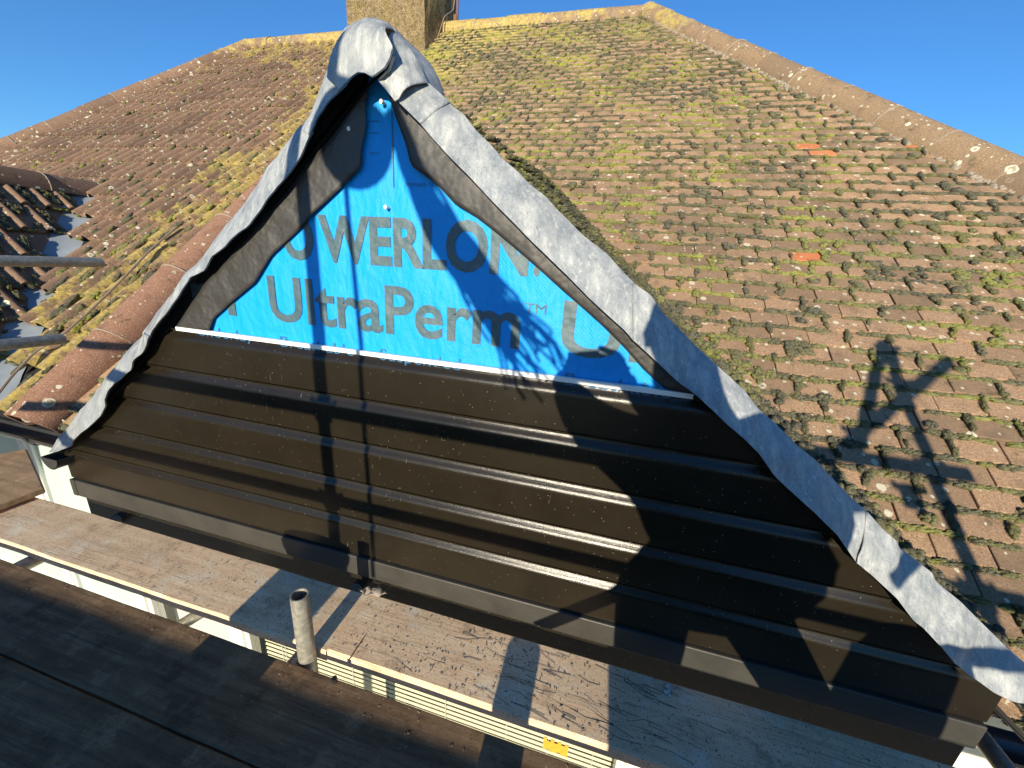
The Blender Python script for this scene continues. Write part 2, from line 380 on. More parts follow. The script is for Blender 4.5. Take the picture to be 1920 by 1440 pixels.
def on_(y, x, h=-.035): return Vector((x, y, mz(y)))+N*h
def tile_base(seed, w=.160, l=.265, t=.013, nseg=6):
    r = random.Random(seed); v = []; f = []
    tail = [(-w/2+w*i/nseg, -abs(r.gauss(0, .0012)) if 0 < i < nseg else r.uniform(0, .006)) for i in range(nseg+1)]
    camber = lambda x: .0025*(1-(2*x/w)**2)
    for (x, y) in tail: v.append((x, y, camber(x)-t))
    for (x, y) in tail: v.append((x, y+.001, camber(x)-.003))
    for (x, y) in tail: v.append((x*.985, y+.005, camber(x)))
    for i in range(nseg+1): v.append((-w/2+w*i/nseg, l, camber(-w/2+w*i/nseg)))
    n = nseg+1
    for i in range(nseg):
        for a in range(3): f.append([a*n+i, a*n+i+1, (a+1)*n+i+1, (a+1)*n+i])
    v += [(-w/2, l, -t), (w/2, l, -t)]; e = len(v)
    f.append([0, n, 3*n, e-2]); f.append([n, 2*n, 3*n]); f.append([n-1, e-1, 4*n-1, 2*n-1]); f.append([2*n-1, 4*n-1, 3*n-1])
    return v, f
TV = [tile_base(i) for i in range(7)]
TM = []
for i, (v, f) in enumerate(TV):
    me = pyd('roof_tile', v, f); me.materials.append(M['tile']); TM.append(me)
GA = .10; TW = .165
def frame(o, x, y, z): return Matrix(((x.x, y.x, z.x, o.x), (x.y, y.y, z.y, o.y), (x.z, y.z, z.z, o.z), (0, 0, 0, 1)))
def infov(p, m=60):
    c = Vector((p.x*BX.x+p.y*BY.x+p.z*BZ.x, p.x*BX.y+p.y*BY.y+p.z*BZ.y, p.x*BX.z+p.y*BY.z+p.z*BZ.z))
    if c.z > -.05: return None
    u = 960+F*c.x/-c.z; v = 720-F*c.y/-c.z
    return (u, v) if -m < u < 1920+m and -m < v < 1440+m else None
nrows = int((RY-EY)/math.cos(P)/GA)
def rot_tile(o, jx, tilt, yaw):
    x, y, z = U, S, N
    y2 = (S*math.cos(tilt)+N*-math.sin(tilt)).normalized(); x2 = (U+S*yaw+N*jx).normalized(); z2 = x2.cross(y2).normalized(); y2 = z2.cross(x2)
    return frame(o, x2, y2, z2)
spots = []
for i in range(-2, nrows):
    s = i*GA; wob = .006*math.sin(i*1.7)
    for j in range(-20, 36):
        x = AX+(j+.5*(i % 2))*TW + wob + .06
        o = EO+S*(s+random.gauss(0, .0022))+U*(x+random.gauss(0, .0022))+N*(.030+random.gauss(0, .0018) + .012*mn.noise(Vector((x*.9, s*.9, 3))))
        if x < XP+.10 or x > hip_x(o.y)-.06 or (i < 0 and x < FR-.05): continue
        if o.z < gz(x)-.16: continue
        if -3.93 < x < -2.75 and o.y > 5.40: continue
        uv = infov(o+S*.05)
        spots.append((o, x, s, i, j, uv))
cand = sorted([q for q in spots if q[5] and q[0].z > gz(q[1])+.0], key=lambda q: q[0].length)
near = cand[:296]; nid = {id(q) for q in near}
orange = {}
for (uu, vv) in ((1510, 270), (1545, 283), (1525, 482)):
    b = min(cand, key=lambda q: (q[5][0]-uu)**2+(q[5][1]-vv)**2); orange[id(b)] = 1
M['orange'] = tile_mat('bare_orange_tile', (.62, .20, .075), (.50, .16, .06), (.45, .15, .06), .5, -.6)
TV_ = []; TT_ = []; TR_ = []; nv = 0
lowv, lowf = tile_base(99, nseg=2)
for q in spots:
    o, x, s, i, j, uv = q
    m = rot_tile(o, random.gauss(0, .005), math.radians(6.0)+random.gauss(0, .005), random.gauss(0, .006))
    if id(q) in nid or id(q) in orange:
        me = random.choice(TM)
        if id(q) in orange: me = me.copy(); me.materials.clear(); me.materials.append(M['orange'])
        t = bpy.data.objects.new('roof_tile', me); C.objects.link(t); t.parent = roof; t.matrix_parent_inverse = Matrix.Identity(4)
        t.matrix_basis = Matrix.Translation(Vector((0, 0, 0))) @ m
        if id(q) in orange: t['label'] = 'bare bright orange roof tile'
    else:
        A = np.array([tuple(m @ Vector(p)) for p in lowv]); TV_.append(A)
        for fc in lowf:
            fc = fc if len(fc) == 4 else fc+[fc[-1]]
            TT_ += [[fc[0]+nv, fc[1]+nv, fc[2]+nv]] + ([[fc[0]+nv, fc[2]+nv, fc[3]+nv]] if fc[2] != fc[3] else [])
        nv += len(A); TR_ += [random.random()]*len(A)
o = link('roof_tiles', npmesh('roof_tiles', np.vstack(TV_), TT_, TR_, False), M['tile'], roof, 'stuff')

part(MB().add([tuple(on_(1.10, FR-.03)), tuple(on_(1.10, XR+.2)), tuple(on_(EY+.05, XR+.2)), tuple(on_(EY+.05, FR-.03))], [[0, 1, 2, 3]]), 'eaves_underlay', M['black'])
# ------------------------------------------------------------------ moss
def ico(sub):
    bm = bmesh.new(); bmesh.ops.create_icosphere(bm, subdivisions=sub, radius=1); 
    V = np.array([v.co[:] for v in bm.verts]); T = np.array([[v.index for v in f.verts] for f in bm.faces]); bm.free(); return V, T
I1, I2, I3 = ico(1), ico(2), ico(3)
class Moss:
    def __init__(s): s.V = []; s.T = []; s.R = []; s.n = 0
    def blob(s, c, ax, ay, az, base, r=None, rough=.22):
        V, T = base; a = V*(1+rng.normal(0, rough, (len(V), 1))*.6)
        A = np.outer(a[:, 0], ax)+np.outer(a[:, 1], ay)+np.outer(a[:, 2], az)+np.array(c)
        s.V.append(A); s.T.append(T+s.n); s.n += len(A); s.R.append(np.full(len(A), rng.random() if r is None else r))
    def build(s, name, mat, parent=None):
        return link(name, npmesh(name, np.vstack(s.V), np.vstack(s.T), np.concatenate(s.R)), mat, parent, 'stuff')
def tufts(ms, c, dx, dy, dn, k, r):
    h = rng.normal(0, 1, (k, 3)); h /= np.linalg.norm(h, axis=1)[:, None]; h[:, 2] = abs(h[:, 2])
    B = np.array([dx, dy, dn]); P0 = np.array(c)+(h*.93) @ B; lx = B/np.linalg.norm(B, axis=1)[:, None]
    nn = h @ lx + rng.normal(0, .35, (k, 3)); L = rng.uniform(.003, .0065, (k, 1)); t = rng.normal(0, 1, (k, 3)); t = np.cross(nn, t); t /= np.linalg.norm(t, axis=1)[:, None]; b = np.cross(nn, t)
    b /= np.linalg.norm(b, axis=1)[:, None]; w = .0013
    V = np.stack([P0+t*w, P0-t*w*.5+b*w*.87, P0-t*w*.5-b*w*.87, P0+nn*L], 1).reshape(-1, 3)
    i = np.arange(k)[:, None]*4+ms.n; T = np.concatenate([i+np.array([[0, 1, 3]]), i+np.array([[1, 2, 3]]), i+np.array([[2, 0, 3]])])
    ms.V.append(V); ms.T.append(T); ms.n += 4*k; ms.R.append(np.repeat((rng.random() if r is None else r)+rng.uniform(-.1, .25, k), 4))
def clump(ms, c, dx, dy, dn, near, r=None):
    """a cushion built from several small lumps, bristling near the camera"""
    if r is None: r = rng.random()
    if near < 900: tufts(ms, c, dx, dy, dn, 70 if near == 0 else 22, r)
    if near > 900: ms.blob(c, dx, dy, dn, I1, r, .15); return
    k = 5 if near > 0 else 9
    ms.blob(c, dx*.8, dy*.8, dn*.75, I2, r, .1)
    for _ in range(k):
        a, b = rng.uniform(-.75, .75, 2); h = max(0, 1-a*a-b*b)**.5
        ms.blob(np.array(c)+dx*a+dy*b+dn*h*.45, dx*.34, dy*.34, dn*.6, I2 if near == 0 else I1, None if r is None else r+rng.uniform(-.12, .12), .3)
ms = Moss(); npU, npS, npN = np.array(U), np.array(S), np.array(N)
for q in spots:
    o, x, s, i, j, uv = q
    if not uv: continue
    d = o.length; near = 0 if d < 2.3 else (1 if d < 3.6 else 1000)
    cov = .5+.9*mn.noise(Vector((x*1.1, s*1.3, 0)))+.25*min(1, max(0, (d-2.5)/2)) - .25*max(0, (d-6.2))
    c = np.array(o)
    # joint between two neighbours
    if random.random() < .55+.4*cov:
        w = random.uniform(.009, .019)*(1+.9*max(0, cov-.3)); l = random.uniform(.045, .068)
        rr = random.random()*.8; kk = 3 if near < 900 else 2; lo_ = random.uniform(0, .03)
        for a_ in range(kk):
            if random.random() < .12: continue
            clump(ms, c+npU*(TW/2+random.gauss(0, .005))+npS*(lo_+(a_+.5)*(.098-lo_)/kk+random.gauss(0, .004))+npN*.003, npU*w*random.uniform(.55, 1.25), npS*l/kk*random.uniform(.8, 1.3), npN*random.uniform(.007, .015), near, rr+random.uniform(-.1, .1))
    # under the tail edge: moss kept dark, standing in for shadowed joints
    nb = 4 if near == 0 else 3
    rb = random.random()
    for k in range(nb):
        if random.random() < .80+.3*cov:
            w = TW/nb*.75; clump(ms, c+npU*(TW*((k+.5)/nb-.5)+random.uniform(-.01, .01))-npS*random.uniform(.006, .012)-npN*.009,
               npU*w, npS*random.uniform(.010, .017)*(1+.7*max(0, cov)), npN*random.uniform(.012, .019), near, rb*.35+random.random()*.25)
    if random.random() < .12+.55*max(0, cov-.4):
        w = random.uniform(.02, .05); clump(ms, c+npU*random.uniform(-.07, .07)+npS*random.uniform(.0, .05), npU*w, npS*w*.7, npN*random.uniform(.010, .022), near)
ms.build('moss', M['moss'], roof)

# half-round ridge and hip tiles
def half_round(name, a, b, r, n_, mat, par, step=.40, seg=10, lift=0, span=1.15, mortar=True):
    a = Vector(a); b = Vector(b); d = (b-a); L = d.length; d.normalize()
    side = d.cross(n_).normalized(); up = side.cross(d).normalized()
    k = max(1, round(L/step)); st = L/k
    mo = MB()
    for i in range(k):
        p0 = a+d*(st*i+.003); p1 = a+d*(st*(i+1)+.012); mb = MB(); rr0 = r*random.uniform(.97, 1.04); rr1 = rr0*1.0
        off = side*random.gauss(0, .004)+up*(lift+random.gauss(0, .004))
        n0 = 0; prof = []
        for e, (p, rad) in enumerate(((p0, rr0), (p1, rr1), (p1, rr1-.018), (p0, rr0-.018))):
            for t in range(seg+1):
                an = math.pi/2*span*(2*t/seg-1)
                mb.v.append(p+off+side*(math.sin(an)*rad)+up*(math.cos(an)*rad-rad*.35))
        m = seg+1
        for e in range(4):
            for t in range(seg):
                x, y = e*m+t, ((e+1) % 4)*m+t; mb.f.append([x, x+1, y+1, y])
        mb.f.append([0, m, 2*m, 3*m]); mb.f.append([seg, seg+3*m, seg+2*m, seg+m])
        mb.build(name, mat, par, smooth=True)
        if mortar: mo.tube([p1+off+side*(math.sin(an_)*(r+.001))+up*(math.cos(an_)*(r+.001)-r*.35) for an_ in [math.pi/2*span*(2*t/12-1) for t in range(13)]], .006, 6)
    if mortar: mo.build('mortar_joint', M['mortar'], par, smooth=True)
tl = (S*0)
def on(y, x, h=.05): return Vector((x, y, mz(y)))+N*h
half_round('ridge_tile', (-2.75, RY, RZ+.02), (hip_x(RY), RY, RZ+.02), .13, Vector((0, -.2, 1)), M['ridge'], roof, .42)
half_round('hip_tile', on(EY, XR, .02), on(RY, hip_x(RY), .02), .145, (N+Vector((.5, .2, .6))).normalized(), M['ridge'], roof, .42)
half_round('ridge_tile', (hipl_x(RY), RY, RZ+.02), (-3.88, RY, RZ+.02), .13, Vector((0, -.2, 1)), M['ridge'], nroof, .42)
half_round('hip_tile', on(EY, XL, .02), on(RY, hipl_x(RY), .02), .13, (N+Vector((-.5, .2, .6))).normalized(), M['ribbed'], nroof, .42)
half_round('verge_tile', on(EY-.03, XP, .05), on(RY-1.2, XP, .05), .135, N, M['red'], roof, .62, 14, span=1.25)
# cream bedding mortar under the hip, uneven
mo = Moss()
for k in range(900):
    y = random.uniform(EY, RY); x = hip_x(y)-.15+random.gauss(0, .02); p = on(y, x, .035)
    mo.blob(np.array(p)-npN*.012, npU*random.uniform(.012, .035), npS*random.uniform(.012, .035), npN*.016, I2, None, .55)
mo.build('bedding_mortar', M['mortar'], roof)

# ------------------------------------------------------------------ neighbour: ribbed interlocking tiles
def ribbed(w=.30, l=.37, t=.012):
    pr = []; n = 20
    for i in range(n+1):
        x = -w/2+w*i/n; ph = (i/n*2) % 1; z = .040*max(0, math.sin(math.pi*min(1, ph/.5)))**.7 if ph < .5 else 0
        pr.append((x, z))
    v = [(x, 0, z-t-.006) for x, z in pr]+[(x, 0, z) for x, z in pr]+[(x, l, z) for x, z in pr]; m = n+1; f = []
    for i in range(n): f += [[i, i+1, m+i+1, m+i], [m+i, m+i+1, 2*m+i+1, 2*m+i]]
    f += [[0, m, 2*m], [n, 2*m+n, m+n]]; return pyd('roof_tile', v, f, True)
RT = ribbed(); RT.materials.append(M['ribbed']); RT.set_sharp_from_angle(angle=math.radians(50))
def put(me, par, m):
    t = bpy.data.objects.new('roof_tile', me); C.objects.link(t); t.parent = par; t.matrix_basis = m; return t
GB = .30
def bay_z(x): return NZ-GT*abs(x-NX)
ms = Moss()
cnt = 0
for i in range(int((RY-EY)/math.cos(P)/GB)+1):
    for j in range(18):
        x = XP-.20-j*.30; o = EO+S*(i*GB)+U*(x+random.gauss(0, .003))+N*.022
        if o.y > RY-.1 or x < hipl_x(o.y)+.02: continue
        if mz(o.y) < bay_z(x)+.03: continue
        if -3.93 < x < -2.75 and o.y > 5.3: continue
        if not infov(o+S*.1, 120): continue
        put(RT, nroof, rot_tile(o, 0, math.radians(5.2), random.gauss(0, .006))); cnt += 1
        d = o.length; dens = max(0, 1-abs(x+3.9)/1.3)*max(.1, 1-(o.y-1.3)/2.6)
        for k in range(7):
            if random.random() < .30+1.1*dens:
                sx = random.choice((-.15, -.055, .0, .10))+random.gauss(0, .012); w = random.uniform(.012, .026)*(1+dens*.9)
                clump(ms, np.array(o)+npU*sx+npS*random.uniform(-.01, .27)+npN*.006, npU*w, npS*w*random.uniform(1.2, 2.6), npN*random.uniform(.010, .020), 1 if d < 4.6 else 1000)
        if random.random() < .8: clump(ms, np.array(o)+npU*random.uniform(-.1, .1)-npS*.006-npN*.006, npU*.05, npS*.012, npN*.014, 1000)
ms.build('moss', M['moss'], nroof)
# bay roof of the neighbour (right-hand slope)
brf = part(MB().add([(NX, -1.5, NZ), (NX+1.66, -1.5, bay_z(NX+1.66)), (NX+1.66, 1.4, bay_z(NX+1.66)), (NX, 3.0, NZ), (NX-1.66, -1.5, bay_z(NX-1.66)), (NX-1.66, 1.4, bay_z(NX-1.66))],
     [[0, 1, 2, 3], [0, 3, 5, 4], [0, 4, 1]]), 'bay_roof', M['ribbed'], nhouse)
DS = Vector((-math.cos(GP), 0, math.sin(GP))); DU = Vector((0, 1, 0)); DN = DU.cross(DS)*1; DN = Vector((math.sin(GP), 0, math.cos(GP)))
ms = Moss()
def vy(z): return MY+(z-MZ)/TP
va_ = Vector((NX, vy(NZ), NZ)); vb_ = Vector((NX+1.6, vy(bay_z(NX+1.6)), bay_z(NX+1.6)))
for i in range(7):
    for j in range(-5, 12):
        y = .2+j*.30; o = Vector((NX+1.62, y, bay_z(NX+1.62)))+DS*(i*GB)+DN*.03
        if y > vy(o.z)+.0 or not infov(o, 250): continue
        m = frame(o, DU, (DS*math.cos(.09)-DN*math.sin(.09)).normalized(), DN); m = frame(o, DU, Vector(m.col[1][:3]), DU.cross(Vector(m.col[1][:3])))
        if m.col[2][2] < 0: m = frame(o, -DU, Vector(m.col[1][:3]), (-DU).cross(Vector(m.col[1][:3])))
        put(RT, brf, m)
        for k in range(16):
            w = random.uniform(.012, .033); sy = random.choice((-.06, .09))+random.gauss(0, .02)
            clump(ms, np.array(o)+np.array(DU)*sy+np.array(DS)*random.uniform(0, .28)+np.array(DN)*.006, np.array(DU)*w, np.array(DS)*w*1.6, np.array(DN)*random.uniform(.012, .024), 1)
        for k in range(3): clump(ms, np.array(o)+np.array(DU)*random.uniform(-.15, .15), np.array(DU)*.05, np.array(DS)*.02, np.array(DN)*.016, 1)
for k in range(260):
    t = random.random(); p = va_.lerp(vb_, t)+Vector((random.gauss(-.10, .03), random.gauss(0, .04), .03)); w = random.uniform(.015, .04); clump(ms, np.array(p), npU*w, npS*w, npN*w*.55, 1)
ms.build('moss', M['moss'], brf)
half_round('ridge_tile', (NX, .2, NZ+.03), (NX, 3.0, NZ+.03), .12, Vector((0, 0, 1)), M['ribbed'], brf, .40)
# valley lead
va = Vector((NX+.02, vy(NZ)+.02, NZ+.0)); vb = Vector((NX+1.66, vy(bay_z(NX+1.66)), bay_z(NX+1.66)))
vd = (vb-va).normalized(); sdir = vd.cross(Vector((0, 0, 1))).normalized(); mb = MB(); nn = 24
for i in range(nn+1):
    p = va.lerp(vb, i/nn); wv = .004*math.sin(i*2.1)
    for w, h in ((-.12, .05), (-.05, .035), (0, .03), (.05, .035), (.12, .05)):
        mb.v.append(p+sdir*(w+wv)+Vector((0, 0, h)))
for i in range(nn):
    for k in range(4): a = i*5+k; mb.f.append([a, a+1, a+6, a+5])
part(mb, 'valley_flashing', M['valley'], nhouse, smooth=True)

# ------------------------------------------------------------------ gable roof (both slopes, plain tiles, moss)
GY1 = .985; RT_ = .83; RG = math.atan(RT_)
def rz(x): return gz(FR+.1)+RT_*((FR+.1-AX)-abs(x-AX))
gr = part(MB().add([(AX, GY1, rz(AX)-.02), (FR+.14, GY1, gz(FR+.14)-.02), (FR+.14, vy(gz(FR+.14)), gz(FR+.14)-.02), (AX, vy(rz(AX)), rz(AX)-.02), (FL-.10, GY1, gz(FL-.10)-.02), (FL-.10, vy(gz(FL-.10)), gz(FL-.10)-.02)],
     [[0, 1, 2, 3], [0, 3, 5, 4]]), 'gable_roof', M['black'])
ms = Moss(); TV_ = []; TT_ = []; TR_ = []; nv = 0
for sgn in (1, -1):
    ds = Vector((-sgn*math.cos(RG), 0, math.sin(RG))); dn = Vector((sgn*math.sin(RG), 0, math.cos(RG))); du = Vector((0, sgn, 0))
    foot = Vector(((FR+.10) if sgn > 0 else (FL-.08), 0, 0)); foot.z = gz(foot.x)
    for i in range(22):
        for j in range(15):
            o = foot+ds*(i*GA)+dn*.018; o.y = GY1+.125+(j+.5*(i % 2))*TW; o.y += .09*(sgn < 0); o.z += .085*(o.y-1)
            if o.y > vy(o.z)+.04 or abs(o.x-AX) < .215: continue
            y2 = (ds*math.cos(.1)-dn*math.sin(.1)).normalized(); m = frame(o, du, y2, du.cross(y2))
            A = np.array([tuple(m @ Vector(p)) for p in lowv]); TV_.append(A)
            for fc in lowf:
                TT_ += [[fc[0]+nv, fc[1]+nv, fc[2]+nv]] + ([[fc[0]+nv, fc[2]+nv, fc[3]+nv]] if len(fc) == 4 else [])
            nv += len(A); TR_ += [random.random()]*len(A)
            if sgn > 0:
                for k in range(4):
                    w = random.uniform(.02, .05)
                    clump(ms, np.array(o)+np.array(du)*random.uniform(-.08, .08)+np.array(ds)*random.uniform(-.01, .09), np.array(du)*w, np.array(ds)*w*.8, np.array(dn)*random.uniform(.008, .017), 1)
link('roof_tiles', npmesh('roof_tiles', np.vstack(TV_), TT_, TR_, False), M['tile'], gr, 'stuff')
for k in range(1500):
    x = random.uniform(AX+.02, FR+.1); y = random.triangular(1.12, vy(rz(x)+.1)+.05, vy(rz(x)+.1)); w = random.uniform(.010, .030)
    clump(ms, np.array((x, y, rz(x)+.085*(y-1)+.030)), npU*w, np.array((0, w, 0)), np.array((.6, 0, .8))*random.uniform(.007, .014), 1)
# moss in the valley and over the slope beside the lead
for k in range(900):
    t = random.random(); x = AX+1.75*t+random.gauss(.02, .03); p = Vector((x, vy(rz(x))+.1, rz(x)+.11))
    p += Vector((0, random.gauss(-.02, .05), .02)); w = random.uniform(.015, .04)
    clump(ms, np.array(p), npU*w, npS*w, npN*w*.5, 1)
ms.build('moss', M['moss'], gr)

# ------------------------------------------------------------------ gable wall: cladding
pl0, pl1 = at_y(323, 613), at_y(118, 850)      # left edge of the cladding
pr0, pr1 = at_y(1330, 742), at_y(1886, 1300)
def xl(z): t = (z-pl0.z)/(pl1.z-pl0.z); return max(FL, pl0.x+(pl1.x-pl0.x)*t)
def xr(z): t = (z-pr0.z)/(pr1.z-pr0.z); return min(FR, pr0.x+(pr1.x-pr0.x)*t)
gw = part(MB().add([(FL+.02, 1.03, -1.16), (FR-.02, 1.03, -1.16), (FR-.02, 1.03, gz(FR)+.0), (AX, 1.03, AZ-.005), (FL+.02, 1.03, gz(FL)+.0)], [[0, 1, 2, 3, 4]]), 'gable_wall', M['black'])
joints = [-.285, -.434, -.586, -.738, -.890, -1.043]
prof = [(0.0, .0), (.0, -.004), (.012, -.004), (.014, -.007), (.0135, -.013), (.010, -.021), (.005, -.028), (.0015, -.034), (0.0, -.041), (0.0, -.046)]  # (set back, dz): shallow cove under the joint
for z0, z1 in zip(joints, joints[1:]):
    mb = MB(); pts = [(0.0, z0)]+[(b, z0+d) for b, d in prof[1:]]+[(0.0, z1+.003), (.02, z1+.002)]
    m = len(pts); NXS = 14
    for i in range(NXS+1):
        for (b, z) in pts:
            a0, a1 = xl(z), xr(z); x = a0+(a1-a0)*i/NXS
            mb.v.append((x, D0+b+.0006*math.sin(x*3+z*9), z))
    for i in range(NXS):
        for k in range(m-1): a = i*m+k; mb.f.append([a, a+m, a+m+1, a+1])
    o = mb.build('cladding_board', M['clad'], gw, smooth=True)
# fascia trim at the foot and the dark panel under it
mb = MB(); z0, z1 = -1.046, -1.128
mb.box((xl(z0)+.03, D0-.010, z1), (xr(z0)-.0, D0+.02, z0)); mb.build('fascia_trim', M['fascia'], gw, bevel=.004)
MB().box((FL, D0-.011, z1), (FL+.028, D0+.02, z0)).build('corner_trim', M['fascia'], gw, bevel=.003)
MB().box((FL+.03, D0+.012, -1.50), (FR-.0, D0+.03, -1.129)).build('soffit_panel', M['clad'], gw)
MB().box((FR-.022, D0+.031, -1.50), (FR, WY, -.98)).build('side_panel', M['clad'], gw)
# white trim
a, b = at_y(332, 612), at_y(1300, 738); mb = MB()
mb.add([(a.x, D0-.006, a.z), (b.x, D0-.006, b.z), (b.x, D0-.006, b.z-.013), (a.x, D0-.006, a.z-.013), (a.x, D0+.006, a.z), (b.x, D0+.006, b.z), (b.x, D0+.006, b.z-.013), (a.x, D0+.006, a.z-.013)],
   [[0, 1, 2, 3], [4, 5, 6, 7], [0, 1, 5, 4], [3, 2, 6, 7], [0, 3, 7, 4], [1, 2, 6, 5]]); mb.build('top_trim', M['whitetrim'], gw)
for k in range(6):
    p = a.lerp(b, .02+k*.19); MB().tube([(p.x, D0-.0085, p.z-.016), (p.x, D0+.001, p.z-.016)], .0035, 10).build('nail', M['plastic'], gw)
# blue membrane with gentle waves
def sheet(name, polyA, polyB, yA, yB, mat, par, n=40, m=6, amp=.004, sc_=6, bul=0, thick=0, seed=0, extra=None):
    A = resample([at_y(u, v, yA) for u, v in polyA], n); B = resample([at_y(u, v, yB) for u, v in polyB], n); mb = MB()
    rows = m+1
    for i in range(n):
        for k in range(rows):
            t = k/m; p = A[i].lerp(B[i], t); w = mn.noise(p*sc_+Vector((seed, seed, 0)))*amp + mn.noise(p*sc_*2.7+Vector((seed, 9, 0)))*amp*.5
            edge = 1 if extra is None else extra(t)
            mb.v.append(p+Vector((0, -bul*math.sin(math.pi*t)+w*edge, 0)))
    for i in range(n-1):
        for k in range(m): a = i*rows+k; mb.f.append([a, a+1, a+rows+1, a+rows])
    o = mb.build(name, mat, par, smooth=True)
    if thick: s = o.modifiers.new('solid', 'SOLIDIFY'); s.thickness = thick; s.offset = 1
    return o
mem = sheet('blue_membrane', [(692, 150), (668, 235), (600, 345), (500, 462), (345, 620)], [(692, 130), (860, 330), (1100, 560), (1320, 745)], D0+.012, D0+.012, M['blue'], gw, 60, 40, .0012, 4)
YF = D0-.001
sheet('membrane_flap', [(700, 150), (640, 235), (567, 317), (520, 380), (483, 420), (430, 484), (383, 533), (353, 577), (326, 620)],
      [(684, 187), (687, 233), (678, 283), (677, 313), (640, 350), (587, 400), (567, 423), (507, 480), (487, 513), (477, 530), (433, 567), (400, 597), (393, 620)], YF, YF, M['felt'], gw, 60, 8, .006, 5, 0, .001, 3)
sheet('membrane_flap', [(728, 175), (747, 233), (760, 267), (770, 310), (793, 327), (820, 347), (853, 383), (893, 407), (927, 433), (983, 480), (1017, 510), (1057, 547), (1107, 590), (1140, 620), (1167, 647), (1207, 693), (1245, 728)],
      [(740, 165), (800, 215), (870, 290), (950, 370), (1040, 460), (1130, 545), (1210, 620), (1270, 690), (1318, 742)], YF, YF, M['felt'], gw, 60, 8, .006, 5, .004, .001, 5)
# print on the membrane
def text(txt, x0, x1, z0, h, mat, offset=0, y=D0+.0094):
    cu = bpy.data.curves.new('print', 'FONT'); cu.body = txt; cu.size = 1; cu.offset = offset; cu.resolution_u = 4
    ob = bpy.data.objects.new('print', cu); C.objects.link(ob); bpy.context.view_layer.update()
    me = bpy.data.meshes.new_from_object(ob.evaluated_get(bpy.context.evaluated_depsgraph_get())); bpy.data.objects.remove(ob)
    V = np.array([v.co[:] for v in me.vertices]); lo = V.min(0); hi = V.max(0)
    capz = .70
    for v, c in zip(me.vertices, V):
        v.co = (x0+(c[0]-lo[0])/(hi[0]-lo[0])*(x1-x0), y, z0+c[1]/capz*h)
    me.name = 'lettering'; o = link('lettering', me, mat, gw); return o
text('WERLON', -.842, -.222, -.022, .118, M['print'], .034)
text('PO', -1.035, -.862, -.022, .118, M['print'], .034)
text('.', -.208, -.192, -.022, .118, M['print'], .018)
text('UltraPerm', -1.045, -.232, -.215, .135, M['print'], .018)
text('TM', -.224, -.166, -.120, .026, M['print'], 0)
text('Ul', -.122, .085, -.215, .135, M['print'], .018)
text('m', -1.36, -1.185, -.215, .135, M['print'], .018)
text('underlay', -1.36, -1.13, -.300, .034, M['print2'])
text('Breathable', -1.02, -.75, -.300, .034, M['print2'])
text('Suspended', -.66, -.40, -.300, .034, M['print2'])
text('Breathable', -.10, .17, -.300, .034, M['print2'])
q0, q1 = at_y(757, 347), at_y(815, 348)
text('Roof pitch 12.5', q0.x, q1.x, q0.z, .010, M['print2'])
q0, q1 = at_y(729, 190), at_y(733, 350)
MB().box((q0.x, D0+.0088, q1.z), (q0.x+.0022, D0+.0096, q0.z)).build('printed_line', M['print'], gw)
for vv in (225, 247, 285):
    q0, q1 = at_y(688, vv), at_y(706, vv+1); MB().box((q0.x, D0+.0088, q0.z), (q1.x, D0+.0096, q0.z+.001)).build('printed_line', M['print2'], gw)
for (u_, v_) in ((714, 190), (722, 388), (653, 241)):
    p = at_y(u_, v_, D0-.006); MB().tube([(p.x, p.y, p.z), (p.x+.004, p.y+.02, p.z)], [.0055, .002], 10).build('nail', M['whitetrim'], gw)
# ------------------------------------------------------------------ lead verge flashing
fl = part(MB().add([(AX-.02, 1.0, AZ-.01), (FR+.12, 1.0, gz(FR+.12)-.01), (FR+.12, 1.0, gz(FR+.12)-.03), (AX, 1.0, AZ-.04), (FL-.08, 1.0, gz(FL-.08)-.03), (FL-.08, 1.0, gz(FL-.08)-.01)],
    [[0, 1, 2, 3], [0, 3, 4, 5]]), 'verge_flashing', M['black'])
R_in = [(742,190),(773,220),(790,233),(813,260),(843,293),(877,327),(920,373),(960,413),(1003,457),(1027,480),(1063,515),(1107,560),(1173,620),(1190,640),(1233,680),(1273,718),(1305,740),(1330,763),(1363,795),(1393,820),(1423,850),(1453,893),(1493,930),(1527,960),(1570,1003),(1607,1057),(1633,1077),(1680,1120),(1710,1160),(1727,1173),(1760,1207),(1787,1240),(1820,1270),(1863,1297),(1893,1310),(1925,1318)]
R_out = [(803,157),(845,192),(847,200),(870,217),(893,247),(920,273),(943,300),(970,323),(993,347),(1023,370),(1037,387),(1060,410),(1093,443),(1137,477),(1173,517),(1190,533),(1220,553),(1243,587),(1260,603),(1280,623),(1313,657),(1350,690),(1397,733),(1423,767),(1453,793),(1493,833),(1527,860),(1567,903),(1593,930),(1627,960),(1653,990),(1680,1013),(1687,1030),(1713,1047),(1747,1073),(1757,1093),(1800,1127),(1840,1167),(1880,1207),(1930,1250)]
L_out = [(640,110),(617,133),(590,193),(580,217),(560,240),(533,277),(500,320),(460,377),(420,427),(380,480),(353,510),(327,543),(290,593),(270,623),(233,667),(200,710),(160,760),(130,797),(110,823),(95,845)]
L_in = [(652,160),(620,187),(593,220),(580,253),(560,293),(533,333),(493,383),(467,420),(427,457),(397,480),(380,507),(353,520),(340,553),(320,577),(293,607),(277,637),(267,663),(250,677),(247,693),(227,710),(207,730),(200,760),(187,780),(160,807),(137,827),(131,838),(100,848)]
def clean(poly): return poly
